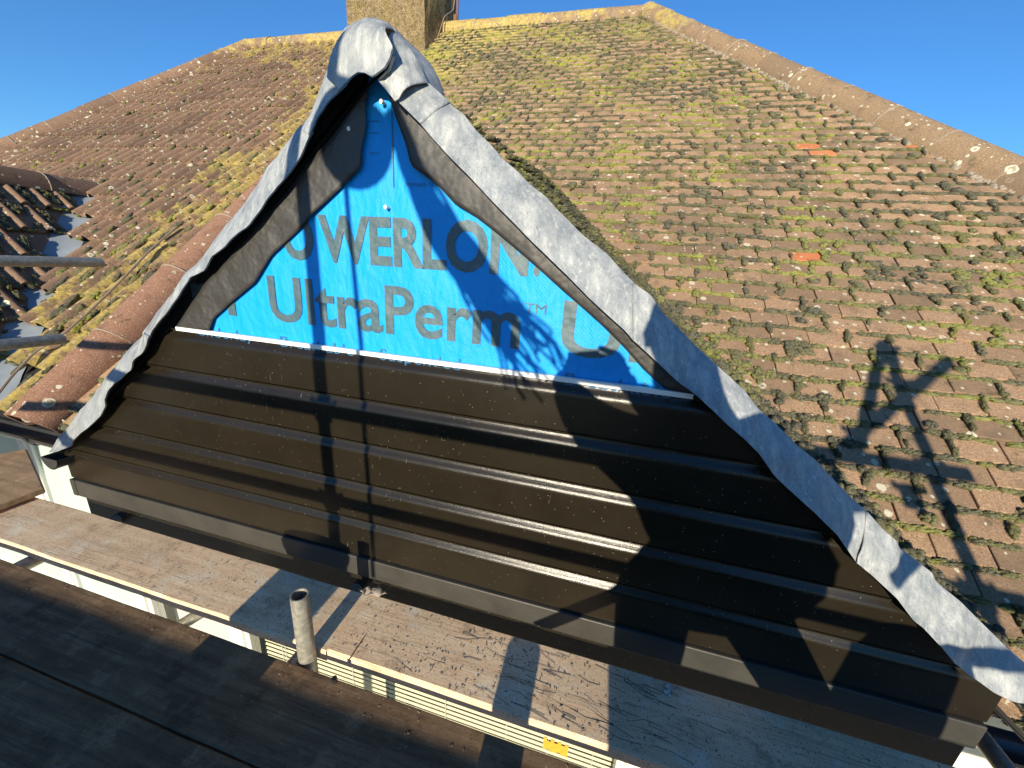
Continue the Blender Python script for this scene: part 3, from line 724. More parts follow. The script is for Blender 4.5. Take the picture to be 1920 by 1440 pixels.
def lead(A, B, yA, yB, n, m=7, bul=.007, amp=.010, seed=0, back=.10, backdir=None, lab=None, off=0.0, sc_=5):
    """A outer (roof side), B inner (front, lower) picture outlines standing at depths yA / yB"""
    RA = resample([at_y(u, v, yA) for u, v in A], n); RB = resample([at_y(u, v, yB) for u, v in B], n); mb = MB()
    rows = []
    for i in range(n):
        r = []
        for k in range(3):                      # runs back over the tiles
            r.append(RA[i]+Vector((0, back*(3-k)/3, 0))+Vector((0, 0, -.004*(3-k))))
        for k in range(m+1):
            t = k/m; p = RA[i].lerp(RB[i], t); w = mn.noise(Vector((p.x, p.z, seed))*sc_)*amp+mn.noise(Vector((p.x, p.z, seed))*sc_*3.1)*amp*.5
            w2 = mn.noise(Vector((p.x*1.0, p.z*1.0, seed+4))*sc_*1.7)*amp*.6
            r.append(p+Vector((0, -bul*math.sin(math.pi*min(1, t*1.15))+w-off, 0)))
        r.append(r[-1]+Vector((0, .006, 0)))
        rows.append(r)
    q = len(rows[0])
    for r in rows: mb.v += r
    for i in range(n-1):
        for k in range(q-1): a = i*q+k; mb.f.append([a, a+1, a+q+1, a+q])
    o = mb.build('lead_sheet', M['lead'], fl, smooth=True)
    s = o.modifiers.new('solid', 'SOLIDIFY'); s.thickness = .0020; s.offset = -1
    return o
YO, YI = 1.005, .940
def cut(poly, i0, i1): return poly[i0:i1+1]
# right side: the short lapped piece, then the long dressed lengths
lead([(793,146),(845,192)], [(734,178),(790,233)], YO, YI, 10, off=.004, amp=.003, seed=1)
lead([(836,184)]+cut(R_out, 2, 15), [(780,221)]+cut(R_in, 2, 13), YO, YI, 60, seed=2, amp=.007, sc_=7)
lead([(1187,530)]+cut(R_out, 16, 29), [(1187,637)]+cut(R_in, 14, 25), YO, YI, 60, seed=3, off=.003, amp=.012, sc_=7)
lead([(1622,955)]+cut(R_out, 30, 39), [(1604,1052)]+cut(R_in, 26, 35), YO, YI, 60, seed=4, amp=.018, off=.005, sc_=8)
# left side
lead(cut(L_out, 0, 4), cut(L_in, 0, 3), YO, YI, 24, seed=5, off=.004, amp=.010)
lead([(565,234)]+cut(L_out, 5, 13), [(582,246)]+cut(L_in, 4, 15), YO, YI, 60, seed=6, amp=.010, sc_=7)
lead([(274,618)]+cut(L_out, 14, 19), [(281,630)]+cut(L_in, 16, 26), YO, YI, 50, seed=7, off=.004, amp=.012, sc_=7)
# hood over the apex
lead([(742,60),(733,47),(710,39),(690,38),(668,47),(653,57),(642,75),(634,95),(630,112),(628,135),(630,150)],
     [(741,95),(736,115),(727,131),(715,140),(703,149),(690,141),(677,140),(665,147),(655,157),(648,163),(640,172)], .985, .915, 44, 10, .030, .008, 8, .10, off=.012)
lead([(743,62),(760,78),(775,98),(788,120),(797,140),(804,158)], [(741,108),(733,134),(718,148),(712,153),(728,172),(744,192)], .995, .93, 30, 8, .02, .007, 9, .02, off=.008)
lead([(738,50),(760,73),(787,97),(808,120),(823,147),(833,180)], [(740,64),(756,82),(771,101),(784,123),(793,142),(800,160)], 1.11, 1.01, 30, 6, -.004, .004, 10, .02)

# ------------------------------------------------------------------ chimney
cb = mplane(795, 100); CX1 = cb.x+.02; CY0 = cb.y-.02; CX0 = CX1-1.12; cm = MB()
def jit(v): return Vector(v)
zs = [cb.z-.8+i*.2 for i in range(16)]; NXc = 10
def ring(z):
    t = (z-cb.z)*.012; out = []
    for i in range(NXc): out.append((CX0+t+(CX1-CX0-2*t)*i/NXc, CY0+t))
    for i in range(NXc): out.append((CX1-t, CY0+t+1.0*i/NXc))
    for i in range(NXc): out.append((CX1-t-(CX1-CX0-2*t)*i/NXc, CY0+1.0))
    for i in range(NXc): out.append((CX0+t, CY0+1.0-(1.0-t)*i/NXc))
    return [Vector((x+mn.noise(Vector((x, y, z))*6)*.012, y+mn.noise(Vector((y, x, z))*6)*.012, z)) for x, y in out]
for z in zs: cm.v += ring(z)
q = 4*NXc
for i in range(len(zs)-1):
    for k in range(q): cm.f.append([i*q+k, i*q+(k+1) % q, (i+1)*q+(k+1) % q, (i+1)*q+k])
cm.f.append([(len(zs)-1)*q+k for k in range(q)])
ch = part(cm, 'chimney', M['chimney'])
# lead apron and aerial on its back corner
p0 = Vector((CX1+.03, CY0+.95, cb.z+.6))
MB().tube([p0, p0+Vector((.01, 0, 2.2))], .017, 10).build('aerial_pole', M['rust'], ch, smooth=True)
MB().tube([p0+Vector((-.03, 0, -.15)), p0+Vector((-.03, 0, .25))], .04, 10).box((p0.x-.1, p0.y-.03, p0.z+.1), (p0.x+.04, p0.y+.03, p0.z+.15)).build('aerial_bracket', M['rust'], ch)
def wire(name, pts, r, mat, par=None):
    pts = resample(pts, max(8, len(pts)*6)); return MB().tube(pts, r, 6).build(name, mat, par, smooth=True)
wire('cable', [p0+Vector((.05, 0, 1.8)), p0+Vector((.10, -.1, .9)), p0+Vector((.02, -.2, .2)), Vector((CX1+.04, CY0+.5, cb.z+.62)), Vector((CX1+.03, CY0+.25, cb.z+.2)), Vector((CX1+.04, CY0+.05, cb.z+.02)), on(CY0-.3, CX1-.04, .06), on(CY0-1.1, CX1-.12, .06)], .008, M['wire'], ch)

# ------------------------------------------------------------------ gutters
def gutter(a, b, r, par, name='gutter', brackets=2):
    a = Vector(a); b = Vector(b); d = (b-a).normalized(); side = d.cross(Vector((0, 0, 1))).normalized(); mb = MB(); seg = 10
    for p in (a, b):
        for rr in (r, r-.004):
            for k in range(seg+1):
                t = math.pi*k/seg; mb.v.append(p+side*math.cos(t)*rr+Vector((0, 0, -math.sin(t)*rr)))
    m = seg+1
    for k in range(seg):
        mb.f += [[k, k+1, 2*m+k+1, 2*m+k], [m+k, 3*m+k, 3*m+k+1, m+k+1], [k, m+k, m+k+1, k+1], [2*m+k, 2*m+k+1, 3*m+k+1, 3*m+k]]
    mb.f += [[0, 2*m, 3*m, m], [seg, m+seg, 3*m+seg, 2*m+seg]]
    mb.f.append([k for k in range(m)]) ; mb.f.append([2*m+k for k in range(m)])
    o = part(mb, name, M['gutter'], par, smooth=True)
    for i in range(brackets):
        p = a.lerp(b, (i+.5)/brackets); bb = MB(); pts = [p+side*math.cos(math.pi*k/12)*(r+.004)+Vector((0, 0, -math.sin(math.pi*k/12)*(r+.004))) for k in range(13)]
        n0 = len(bb.v)
        for w in (-.015, .015):
            for e in (0, .004):
                for pt in pts: bb.v.append(pt+d*w+(pt-p).normalized()*e)
        k13 = 13
        for k in range(12):
            bb.f += [[26+26*0+k-26, k+1, 26+k+1, 26+k], [13+k, 39+k, 39+k+1, 13+k+1], [k, 13+k, 14+k, k+1], [26+k, 27+k, 40+k, 39+k]]
        bb.build('bracket', M['gutter'], o)
    return o
g1a = at_y(0, 798, 1.30); g1b = at_y(140, 838, 1.28)
gutter((g1a.x-1.5, 1.20, -1.03), (FL-.06, 1.19, -1.035), .050, house, 'eaves_gutter', 7)
ge = at_y(107, 868, .95)
gutter((ge.x, .93, ge.z+.03), (ge.x, 1.4, ge.z+.03), .052, house, 'side_gutter', 2)
gutter((FR+.16, 1.10, mz(1.10)-.09), (3.4, 1.10, mz(1.10)-.09), .05, house, 'eaves_gutter', 4)
# fascia behind the gutter
part(MB().box((-7.0, 1.27, -1.14), (FL-.02, 1.30, -1.02)), 'fascia_board', M['gutter'])
part(MB().box((FL-.04, 1.02, -1.10), (FL-.02, 1.33, -.95)), 'side_fascia', M['whitetrim'])
# swirl of white pipe end over the gutter
sw = at_y(45, 775, 1.22); pts = [sw+Vector((math.cos(t)*(.02+.006*t), 0, math.sin(t)*(.02+.006*t))) for t in [i*.35 for i in range(16)]]
part(MB().tube(pts+[sw+Vector((.12, .05, .01)), sw+Vector((.22, .06, -.05))], .006, 8), 'gutter_clip', M['galv'], house, smooth=True)
# downpipe hopper beside the wall, at the corner

# window of the main front, left of the bay (between x -4.4 and -2.4)
def window(name, x0, x1, z0, z1, y, par, mull, glass, depth=.07, fw=.055, split=None):
    mb = MB()
    mb.box((x0, y-depth, z0), (x0+fw, y, z1)).box((x1-fw, y-depth, z0), (x1, y, z1)).box((x0+fw, y-depth, z1-fw), (x1-fw, y, z1)).box((x0+fw, y-depth, z0), (x1-fw, y, z0+fw))
    w = part(mb, name, M['whitetrim'], par, bevel=.006)
    ed = [x0+fw]
    for mx in mull:
        MB().box((mx-.035, y-depth, z0+fw), (mx+.035, y-.004, z1-fw)).build('mullion', M['whitetrim'], w, bevel=.005); ed += [mx-.035, mx+.035]
    ed.append(x1-fw)
    for k in range(0, len(ed), 2):
        s = .028; a, b = ed[k], ed[k+1]
        MB().box((a, y-depth+.012, z0+fw), (a+s, y-.01, z1-fw)).box((b-s, y-depth+.012, z0+fw), (b, y-.01, z1-fw)).box((a+s, y-depth+.012, z1-fw-s), (b-s, y-.01, z1-fw)).box((a+s, y-depth+.012, z0+fw), (b-s, y-.01, z0+fw+s)).build('sash', M['whitetrim'], w, bevel=.004)
        MB().box((a+s, y-.036, z0+fw+s), (b-s, y-.030, z1-fw-s)).build('pane', glass, w)
    return w
window('front_window', -5.0, -2.78, -2.6, -1.16, WY, house, (-3.6,), M['glassblue'])
bw = window('bay_window', FL+.10, FR-.08, -2.35, -1.42, 1.10, house, (-1.52, .30), M['glass'])
# blinds inside the bay window
mb = MB(); 
for i in range(32):
    z = -1.50-i*.028
    for (a, b) in ((-1.46, .25),):
        mb.add([(a, 1.115, z-.005), (b, 1.115, z-.005), (b, 1.119, z+.006), (a, 1.119, z+.006), (a, 1.116, z-.0055), (b, 1.116, z-.0055), (b, 1.120, z+.0055), (a, 1.120, z+.0055)],
               [[0, 1, 2, 3], [7, 6, 5, 4], [0, 3, 7, 4], [1, 5, 6, 2]])
mb.build('blind_slats', M['slat'], bw, kind='stuff')
mb = MB()
for x in (-1.35, -1.33, -.95, -.48, -.20, -.02, .16): mb.box((x, 1.108, -2.4), (x+.0022, 1.111, -1.46))
mb.build('blind_cords', M['whitetrim'], bw)
MB().box((FL+.16, 1.14, -2.3), (-1.58, 1.145, -1.45)).build('roller_blind', M['whitetrim'], bw)
MB().box((FL+.1, 1.30, -5.0), (FR-.1, 1.32, -1.2)).build('room_backing', plain('dim_room', (.10, .09, .06), .9), bw)
mb = MB()
pc = at_y(1042, 1400, 1.055)
for i in range(7): mb.box((pc.x-.05+i*.014, 1.052, pc.z-.03+.006*math.sin(i*2)), (pc.x-.036+i*.014, 1.054, pc.z+.028+.008*math.cos(i*3)))
mb.build('tape', M['tape'], bw)

# ------------------------------------------------------------------ scaffold boards
boards = []
def scaf_board(x0, x1, y0, y1, label, mat=M['board'], z=BZ_, t=.038, seed=0, dz=(0, 0)):
    mb = MB(); n = 40; rr = random.Random(seed); 
    prof = [(y0, -t), (y0, -.004), (y0+.004, 0), (y0+(y1-y0)*.33, .0008), (y0+(y1-y0)*.66, .0004), (y1-.004, 0), (y1, -.004), (y1, -t)]
    for i in range(n+1):
        x = x0+(x1-x0)*i/n; h = z+dz[0]+(dz[1]-dz[0])*i/n
        for (y, d) in prof:
            mb.v.append((x, y+mn.noise(Vector((x*5, y*3, seed)))*.0022+mn.noise(Vector((x*40, y, seed)))*.0012*(y in (y0, y1)), h+d+mn.noise(Vector((x*3, y*7, seed+5)))*.0012))
    m = len(prof)
    for i in range(n):
        for k in range(m): mb.f.append([i*m+k, i*m+(k+1) % m, (i+1)*m+(k+1) % m, (i+1)*m+k])
    mb.f.append(list(range(m))); mb.f.append([n*m+k for k in range(m)])
    o = mb.build('scaffold_board', mat); tag(o, label, 'scaffold board', 'scaffold boards'); boards.append(o); return o
scaf_board(-3.1, -.702, .715, .935, 'pale weathered scaffold board beside the cladding, left of the short upright tube', seed=1)
scaf_board(-.697, 2.4, .715, .935, 'pale scaffold board beside the cladding, scored with dark scratches, right of the short tube', seed=2, dz=(.009, 0))
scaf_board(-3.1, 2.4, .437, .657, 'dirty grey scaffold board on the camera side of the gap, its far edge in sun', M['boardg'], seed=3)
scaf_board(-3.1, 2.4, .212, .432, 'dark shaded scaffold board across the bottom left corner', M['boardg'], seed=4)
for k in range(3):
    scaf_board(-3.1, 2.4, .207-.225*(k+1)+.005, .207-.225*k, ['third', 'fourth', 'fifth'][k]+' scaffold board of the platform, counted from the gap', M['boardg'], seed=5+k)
# short piece at the left, laid across
q = [at_z(u, v, BZ_+.045) for u, v in ((-60, 862), (50, 841), (83, 914), (-60, 968))]
mb = MB().add([tuple(p) for p in q]+[(p.x, p.y, p.z-.03) for p in q], [[0, 1, 2, 3], [7, 6, 5, 4], [0, 4, 5, 1], [1, 5, 6, 2], [2, 6, 7, 3], [3, 7, 4, 0]])
tag(mb.build('board_offcut', M['ply'], bevel=.006), 'brown short board end lying crosswise at the left edge', 'board')
# metal end bands
for x in (-.75,): pass
# toe board behind
mb = MB().box((-3.1, -.50, BZ_+.004), (2.4, -.462, BZ_+.226)); tag(mb.build('toe_board', M['boardg'], bevel=.003), 'toe board standing on edge along the outer side of the platform', 'toe board')

# ------------------------------------------------------------------ scaffold tubes
TR = .02415
def coupler(p, par, ax='x'):
    mb = MB(); r = TR+.009; p = Vector(p)
    d = {'x': Vector((.028, 0, 0)), 'y': Vector((0, .028, 0)), 'z': Vector((0, 0, .028))}[ax]
    mb.tube([p-d, p+d], r, 12)
    mb.tube([p+Vector((0, .045, -.028)), p+Vector((0, .045, .028))], r, 12)
    mb.tube([p+Vector((-.05, .02, .03)), p+Vector((.05, .02, .03))], .008, 8)
    mb.tube([p+Vector((-.05, .02, .03)), p+Vector((-.036, .02, .03))], .014, 6).tube([p+Vector((.036, .02, .03)), p+Vector((.05, .02, .03))], .014, 6)
    return mb.build('coupler', M['steel'], par, smooth=True)
def tube(a, b, label, cps=(), hollow=.16):
    a = Vector(a); b = Vector(b); o = MB().tube([a, b], TR, 24, hollow=hollow).build('scaffold_tube', M['galv'], smooth=True)
    tag(o, label, 'scaffold tube', 'scaffold tubes')
    for c in cps: coupler(c[0], o, c[1])
    return o
tt = at_y(556, 1120, .6765)
tube((tt.x, .6865, -2.6), (tt.x, .6865, tt.z), 'short upright galvanised tube with open top standing in the gap between the boards')
YB = -.555
XS1 = -.825
s1 = tube((XS1, YB, -5.2), (XS1, YB, .83), 'tall standard behind the platform carrying the gin wheel', [((XS1, YB, -.18), 'z'), ((XS1, YB, -.52), 'z'), ((XS1, YB, -1.25), 'z')])
tube((-3.0, YB+.05, -.18), (1.42, YB+.05, -.18), 'upper guard rail along the outer side of the platform')
tube((-2.9, YB+.05, -.52), (1.42, YB+.05, -.52), 'lower guard rail along the outer side of the platform')
tube((-3.1, YB+.05, -1.28), (2.6, YB+.05, -1.28), 'ledger below the platform on its outer side')
tube((-3.1, .6865-.05, -1.285), (1.6, .6865-.05, -1.285), 'ledger below the gap in the platform')
XS2 = 1.30
s2 = tube((XS2, YB, -5.2), (XS2, YB, .335), 'right-hand standard behind the platform, ending in a cross of tubes', [((XS2, YB, -.18), 'z'), ((XS2, YB, -.52), 'z'), ((XS2, YB, .27), 'z'), ((XS2, YB, .12), 'x')])
def castm(u, v, y):                         # point at depth y whose sun shadow falls on the main roof at picture point u, v
    p = mplane(u, v)+N*.03; return p-SUN*((p.y-y)/SUN.y)
def castf(u, v, y, wall=D0):
    p = at_y(u, v, wall); return p-SUN*((p.y-y)/SUN.y)
a, b = castm(1772, 682, YB-.05), castm(1530, 880, YB-.05); tube(a+(a-b)*.0, b+(b-a)*.25, 'slanting brace tube clamped to the right-hand standard')
a, b = castm(1655, 640, YB), castm(1600, 860, YB); 
tube(castm(1648, 652, YB+.05), castm(1596, 872, YB+.05), 'leaning tube clamped beside the right-hand standard', [(castm(1602, 830, YB+.05), 'z'), (castm(1700, 940, YB+.03), 'z')])
tube((-2.62, -.6, -.127), (-2.62, 1.49, -.127), 'upper galvanised tube end pointing at the tiled roof at left')
e2 = at_y(118, 635, 1.20); tube((e2.x+.10, -.6, e2.z+.06), tuple(e2), 'lower galvanised tube end pointing at the tiled roof at left')
for x, lab in ((-2.05, 'left of the window mullion'), (-.80, 'beside the short upright tube'), (1.19, 'beyond the right corner of the cladding')):
    tube((x, -.62, BZ_-.064), (x, 1.02 if x < 1 else 1.40, BZ_-.064), 'transom tube under the boards, '+lab)
tp = at_y(352, 1165, .9); tube((tp.x-.25, .45, tp.z-.1), (tp.x+.05, 1.0, tp.z+.02), 'slanting tube seen through the gap, left of the blinds')

# gin wheel with rope
gwp = castf(664, 268, YB); gin = tag(empty('gin_wheel', tuple(gwp)), 'gin wheel hanging from the tall standard, a rope over it', 'gin wheel')
bpy.context.view_layer.update()
def gadd(mb, name, mat): o = mb.build(name, mat, None, smooth=True); o.parent = gin; o.matrix_parent_inverse = Matrix.Translation(-gwp); return o
rim = [gwp+Vector((math.cos(t)*.085, 0, math.sin(t)*.085)) for t in [i*2*math.pi/24 for i in range(25)]]
gadd(MB().tube(rim, .022, 8), 'rim', M['steel']); gadd(MB().tube([gwp+Vector((0, -.01, 0)), gwp+Vector((0, .01, 0))], .068, 20), 'web', M['steel'])
gadd(MB().tube([gwp+Vector((0, -.05, 0)), gwp+Vector((0, .05, 0))], .016, 12), 'axle', M['steel'])
gadd(MB().tube([gwp+Vector((0, .04, -.02)), gwp+Vector((0, .04, .1)), castf(652, 150, YB), castf(648, 95, YB)], [.014, .016, .035, .04], 8), 'hanger', M['steel'])
ptsr = [castf(*q, YB) for q in ((640, 300), (646, 380), (655, 470), (664, 560), (672, 640), (680, 760), (690, 900), (703, 1080))]
tag(MB().tube(resample(ptsr, 40), .0085, 8).build('rope', M['wire'], smooth=True), 'thin rope hanging from the gin wheel behind the platform', 'rope')
# hank of frayed rope / netting hanging from the wheel
cp = [castf(*q, YB+.02) for q in ((735, 210), (765, 300), (810, 395), (862, 480), (905, 545), (950, 600), (985, 650), (1005, 700))]
cp = resample(cp, 30); mb = MB()
for k in range(70):
    a0 = random.uniform(0, 6.28); pts = []; rr = random.random()**.5; ph = random.uniform(0, 6); L = random.randint(20, 30)
    for i in range(L):
        t = i/29; w = .022+.030*min(1, t*1.6)+.045*max(0, t-.62)*2.2; w *= rr
        a = a0+t*2.5
        pts.append(cp[i]+Vector((math.cos(a)*w+.006*math.sin(t*14+ph), math.sin(a*1.3)*w*.6, math.sin(a)*w+.006*math.cos(t*11+ph))))
    mb.tube(pts, .0045, 5)
tag(mb.build('rope_hank', M['wire'], smooth=True), 'loose hank of frayed rope slung from the gin wheel', 'rope')
mb = MB().tube(resample([castf(*q, YB) for q in ((975, 600), (1010, 615), (1040, 650), (1055, 690))], 12), .005, 6)
mb.tube(resample([castf(*q, YB) for q in ((960, 660), (965, 720), (985, 750))], 10), .006, 6); tag(mb.build('twine', M['wire']), 'two loose ends of twine beside the rope hank', 'twine')
# pail added out of view to cast the block of shadow
bc = Vector((-.915, -.33, BZ_)); mb = MB(); seg = 24
for (r, z) in ((.105, 0), (.14, .36), (.146, .36), (.146, .40), (.138, .40), (.10, .01)):
    for k in range(seg): t = 2*math.pi*k/seg; mb.v.append(bc+Vector((math.cos(t)*r, math.sin(t)*r, z+.001)))
for i in range(5):
    for k in range(seg): mb.f.append([i*seg+k, i*seg+(k+1) % seg, (i+1)*seg+(k+1) % seg, (i+1)*seg+k])
mb.f.append(list(range(seg))); mb.f.append([5*seg+k for k in range(seg)])
bk = empty('shadow_bucket', tuple(bc)); tag(bk, 'black builder\'s bucket standing by the toe board', 'shadow_bucket')
def kid(mb, name, mat, par, loc, smooth=True): o = mb.build(name, mat, None, smooth=smooth); o.parent = par; o.matrix_parent_inverse = Matrix.Translation(-Vector(loc)); return o
kid(mb, 'shell', M['plastic'], bk, bc); kid(MB().tube([bc+Vector((math.cos(t)*.147, -.12*math.sin(t)-.02, .38-math.sin(t)*.10)) for t in [i*math.pi/14 for i in range(15)]], .005, 6), 'handle', M['steel'], bk, bc)
ry_, rz_ = -.315, BZ_+.152; mb = MB(); rim_ = []
for k in range(60):
    t = k*.42; rr_ = .055+.0038*k*.42; rim_.append((t, rr_))
mb.tube([(.17, ry_, rz_), (.18, ry_, rz_), (1.24, ry_, rz_), (1.25, ry_, rz_)], [.140, .150, .150, .140], 28)
roll = mb.build('shadow_roll', M['felt'], smooth=True); tag(roll, 'thick dark roll added along the platform behind the person to shade the boards', 'roll')  # unseen roll, added to keep the right-hand boards in shade
# tin and leaning tube, added out of view for their shadows
tn = Vector((-.10, .02, BZ_)); tin = empty('shadow_tin', tuple(tn)); tag(tin, 'steel tin added unseen on the platform to cast a shadow', 'tin')
kid(MB().tube([tn+Vector((0, 0, .001)), tn+Vector((0, 0, .19))], .052, 20), 'can', M['steel'], tin, tn); kid(MB().tube([tn+Vector((0, 0, .19)), tn+Vector((0, 0, .196))], [.054, .048], 20), 'lid', M['steel'], tin, tn)
tube(castf(1010, 1172, -.02), castf(1420, 1010, -.12), 'tube leaning on the added tin, put in for its slanting shadow')
tb = Vector((.88, -.1, BZ_)); bag = empty('shadow_bag', tuple(tb)); tag(bag, 'dark canvas bag added unseen on the right of the platform to cast shade', 'bag')  # unseen bag, added and sized to darken the lower right
mb = MB(); prof = [(.0, .12, .10), (.08, .13, .12), (.28, .135, .12), (.46, .12, .09), (.55, .09, .03)]; seg = 20
for (z, rx, ry) in prof:
    for k in range(seg):
        t = 2*math.pi*k/seg; c_, s_ = math.cos(t), math.sin(t); mb.v.append(tb+Vector((math.copysign(abs(c_)**.6, c_)*rx, math.copysign(abs(s_)**.6, s_)*ry, z+.001)))
for i in range(4):
    for k in range(seg): mb.f.append([i*seg+k, i*seg+(k+1) % seg, (i+1)*seg+(k+1) % seg, (i+1)*seg+k])
mb.f.append(list(range(seg))); mb.f.append([4*seg+k for k in range(seg)])
kid(mb, 'body', M['navy'], bag, tb); kid(MB().tube([tb+Vector((math.cos(t)*.09, -.04*math.sin(t), .55+math.sin(t)*.03)) for t in [i*math.pi/12 for i in range(13)]], .012, 8), 'handle', M['navy'], bag, tb)

# ------------------------------------------------------------------ loose things on the boards
ra = [at_z(u, v, BZ_+.010) for u, v in ((672, 1108), (708, 1106), (728, 1118), (690, 1122))]
mb = MB(); n = 14
for i in range(n):
    for j in range(n):
        s, t = i/(n-1), j/(n-1); p = ra[0].lerp(ra[1], s).lerp(ra[3].lerp(ra[2], s), t); h = abs(mn.noise(p*40))*.02+.004
        p = p+Vector((mn.noise(p*60)*.012, mn.noise(p*55+Vector((4, 0, 0)))*.012, h)); mb.v.append(p)
for i in range(n-1):
    for j in range(n-1): a = i*n+j; mb.f.append([a, a+1, a+n+1, a+n])
rag = mb.build('rag', M['cloth'], smooth=True); rag.modifiers.new('s', 'SOLIDIFY').thickness = .002
tag(rag, 'crumpled beige scrap of cloth at the board end, below the cladding', 'rag')
tw = [at_z(u, v, BZ_+.012) for u, v in ((682, 1195), (672, 1210), (660, 1228), (648, 1246))]
tag(MB().tube(resample(tw, 12), .0016, 5).build('twig', M['rust']), 'thin curved twig at the end of the scratched board', 'twig')
nut = at_z(627, 1274, BZ_+.008); tag(MB().tube([nut+Vector((0, 0, -.007)), nut+Vector((0, 0, .006))], .008, 6).build('nut', M['plastic']), 'small dark nut on the board right of the short tube', 'nut')
crm = at_z(1253, 1293, BZ_+.013); mo = Moss()
for k in range(14): mo.blob(np.array(crm)+rng.normal(0, .006, 3)*np.array([1, 1, .3]), npU*.005, np.array([0, .005, 0]), np.array([0, 0, .005]), I1, None, .4)
tag(mo.build('plaster_crumbs', M['whitebit']), 'small heap of white crumbs on the scratched board', 'crumbs', kind='stuff')
def bz(x): return BZ_ + (.009*(1-(x+.697)/3.1) if x > -.697 else 0)
def scatter(name, mat, count, gen, label):
    V = []; T = []; n = 0
    for _ in range(count):
        p, l, w, a, h = gen(); d = np.array([math.cos(a), math.sin(a), 0]); e = np.array([-math.sin(a), math.cos(a), 0]); c = np.array(p)
        bend = random.gauss(0, .05)*l
        pts = [c-d*l/2, c+e*bend, c+d*l/2]
        for q_ in pts: V += [q_+e*w, q_-e*w, q_+np.array([0, 0, h])]
        for i in range(2):
            b_ = n+i*3
            for k in range(3): T += [[b_+k, b_+(k+1) % 3, b_+3+(k+1) % 3], [b_+k, b_+3+(k+1) % 3, b_+3+k]]
        n += 9
    tag(link(name, npmesh(name, V, T, None, False), mat, None, 'stuff'), label, 'debris')
def gA():
    y = random.uniform(.72, .93); x = random.triangular(-.7, .9, -.45) if random.random() < .6 else random.uniform(-1.6, 1.2)
    return (x, y, bz(x)+.0012), random.uniform(.002, .008), random.uniform(.0004, .0012), random.uniform(0, 3.14), random.uniform(.0006, .0014)
scatter('grit', M['darkdebris'], 480, gA, 'dark grit and bark crumbs strewn over the boards by the cladding')
def gB():
    y = random.uniform(.44, .65); x = random.uniform(-1.8, 1.2)
    return (x, y, BZ_+.0015), random.uniform(.002, .008), random.uniform(.0004, .0012), random.uniform(0, 3.14), random.uniform(.0005, .0012)
scatter('wood_chips', M['debris'], 320, gB, 'pale wood chips strewn over the shaded platform boards')
def gC():
    x = random.gauss(.05, .22); y = random.uniform(.73, .92)
    return (x, y, bz(x)+.0008), random.uniform(.03, .11), random.uniform(.0004, .0007), random.gauss(-.16, .16), .0004
scatter('straws', M['darkdebris'], 75, gC, 'dark straight straws lying along the scratched board')

# ------------------------------------------------------------------ cable on the neighbour's roof edge
cw = [mplane(u, v)+N*.07 for u, v in ((345, 440), (300, 480), (240, 545), (185, 600), (140, 640), (90, 672), (50, 715), (20, 755), (-10, 800))]
wire('cable', cw, .0065, M['wire']); tag(bpy.context.scene.collection.objects[-1], 'old thin cable running down the ribbed tiles beside the red half-round tiles', 'cable')

# ------------------------------------------------------------------ the person taking the photograph (behind the camera; casts the shadow)
per = tag(empty('person', (.32, -.3, BZ_)), 'crouching person in dark work clothes holding up a phone', 'person')
def skin(name, verts, edges, radii, mat, root=0, sub=2):
    me = bpy.data.meshes.new(name); me.from_pydata([tuple(v) for v in verts], edges, []); me.update(); o = link(name, me, mat)
    m = o.modifiers.new('skin', 'SKIN'); m.use_smooth_shade = True
    for i, r in enumerate(radii):
        sv = me.skin_vertices[0].data[i]; sv.radius = (r, r) if not isinstance(r, tuple) else r
    me.skin_vertices[0].data[root].use_root = True
    s = o.modifiers.new('sub', 'SUBSURF'); s.levels = sub; s.render_levels = sub
    o.parent = per; o.matrix_parent_inverse = Matrix.Translation(-Vector(per.location)); return o
pelv = Vector((.41, -.34, -.55)); waist = Vector((.42, -.32, -.42)); chest = castf(1370, 870, -.24); chest.z = -.26; neck = Vector((.25, -.17, -.08)); headc = castf(1283, 640, -.15)
shL = Vector((.17, -.20, -.22)); shR = Vector((.49, -.22, -.12)); elL = castf(1105, 800, -.12); haL = Vector((-.075, -.045, -.075)); elR = Vector((.60, -.18, -.36)); haR = Vector((.095, -.045, -.06))
knL = Vector((.26, .02, -.70)); anL = Vector((.28, .0, -1.07)); toL = Vector((.26, .17, -1.115)); knR = Vector((.52, .05, -.70)); anR = Vector((.69, .60, -1.07)); toR = Vector((.72, .80, -1.115))
hipL = Vector((.29, -.32, -.58)); hipR = Vector((.50, -.32, -.58))
V = [pelv, waist, chest, neck, shL, shR, elL, haL, elR, haR, hipL, hipR, knL, knR, anL, anR, headc, (shL+chest)/2, (shR+chest)/2]
E = [(0, 1), (1, 2), (2, 3), (3, 16), (2, 17), (17, 4), (2, 18), (18, 5), (4, 6), (6, 7), (5, 8), (8, 9), (0, 10), (0, 11), (10, 12), (11, 13), (12, 14), (13, 15)]
Rr = [.25, .28, .28, .085, .12, .13, .080, .036, .12, .036, .15, .14, .118, .100, .100, .085, .085, .16, .17]
skin('body', V, E, Rr, M['navy'])
bm = bmesh.new(); bmesh.ops.create_icosphere(bm, subdivisions=4, radius=1)
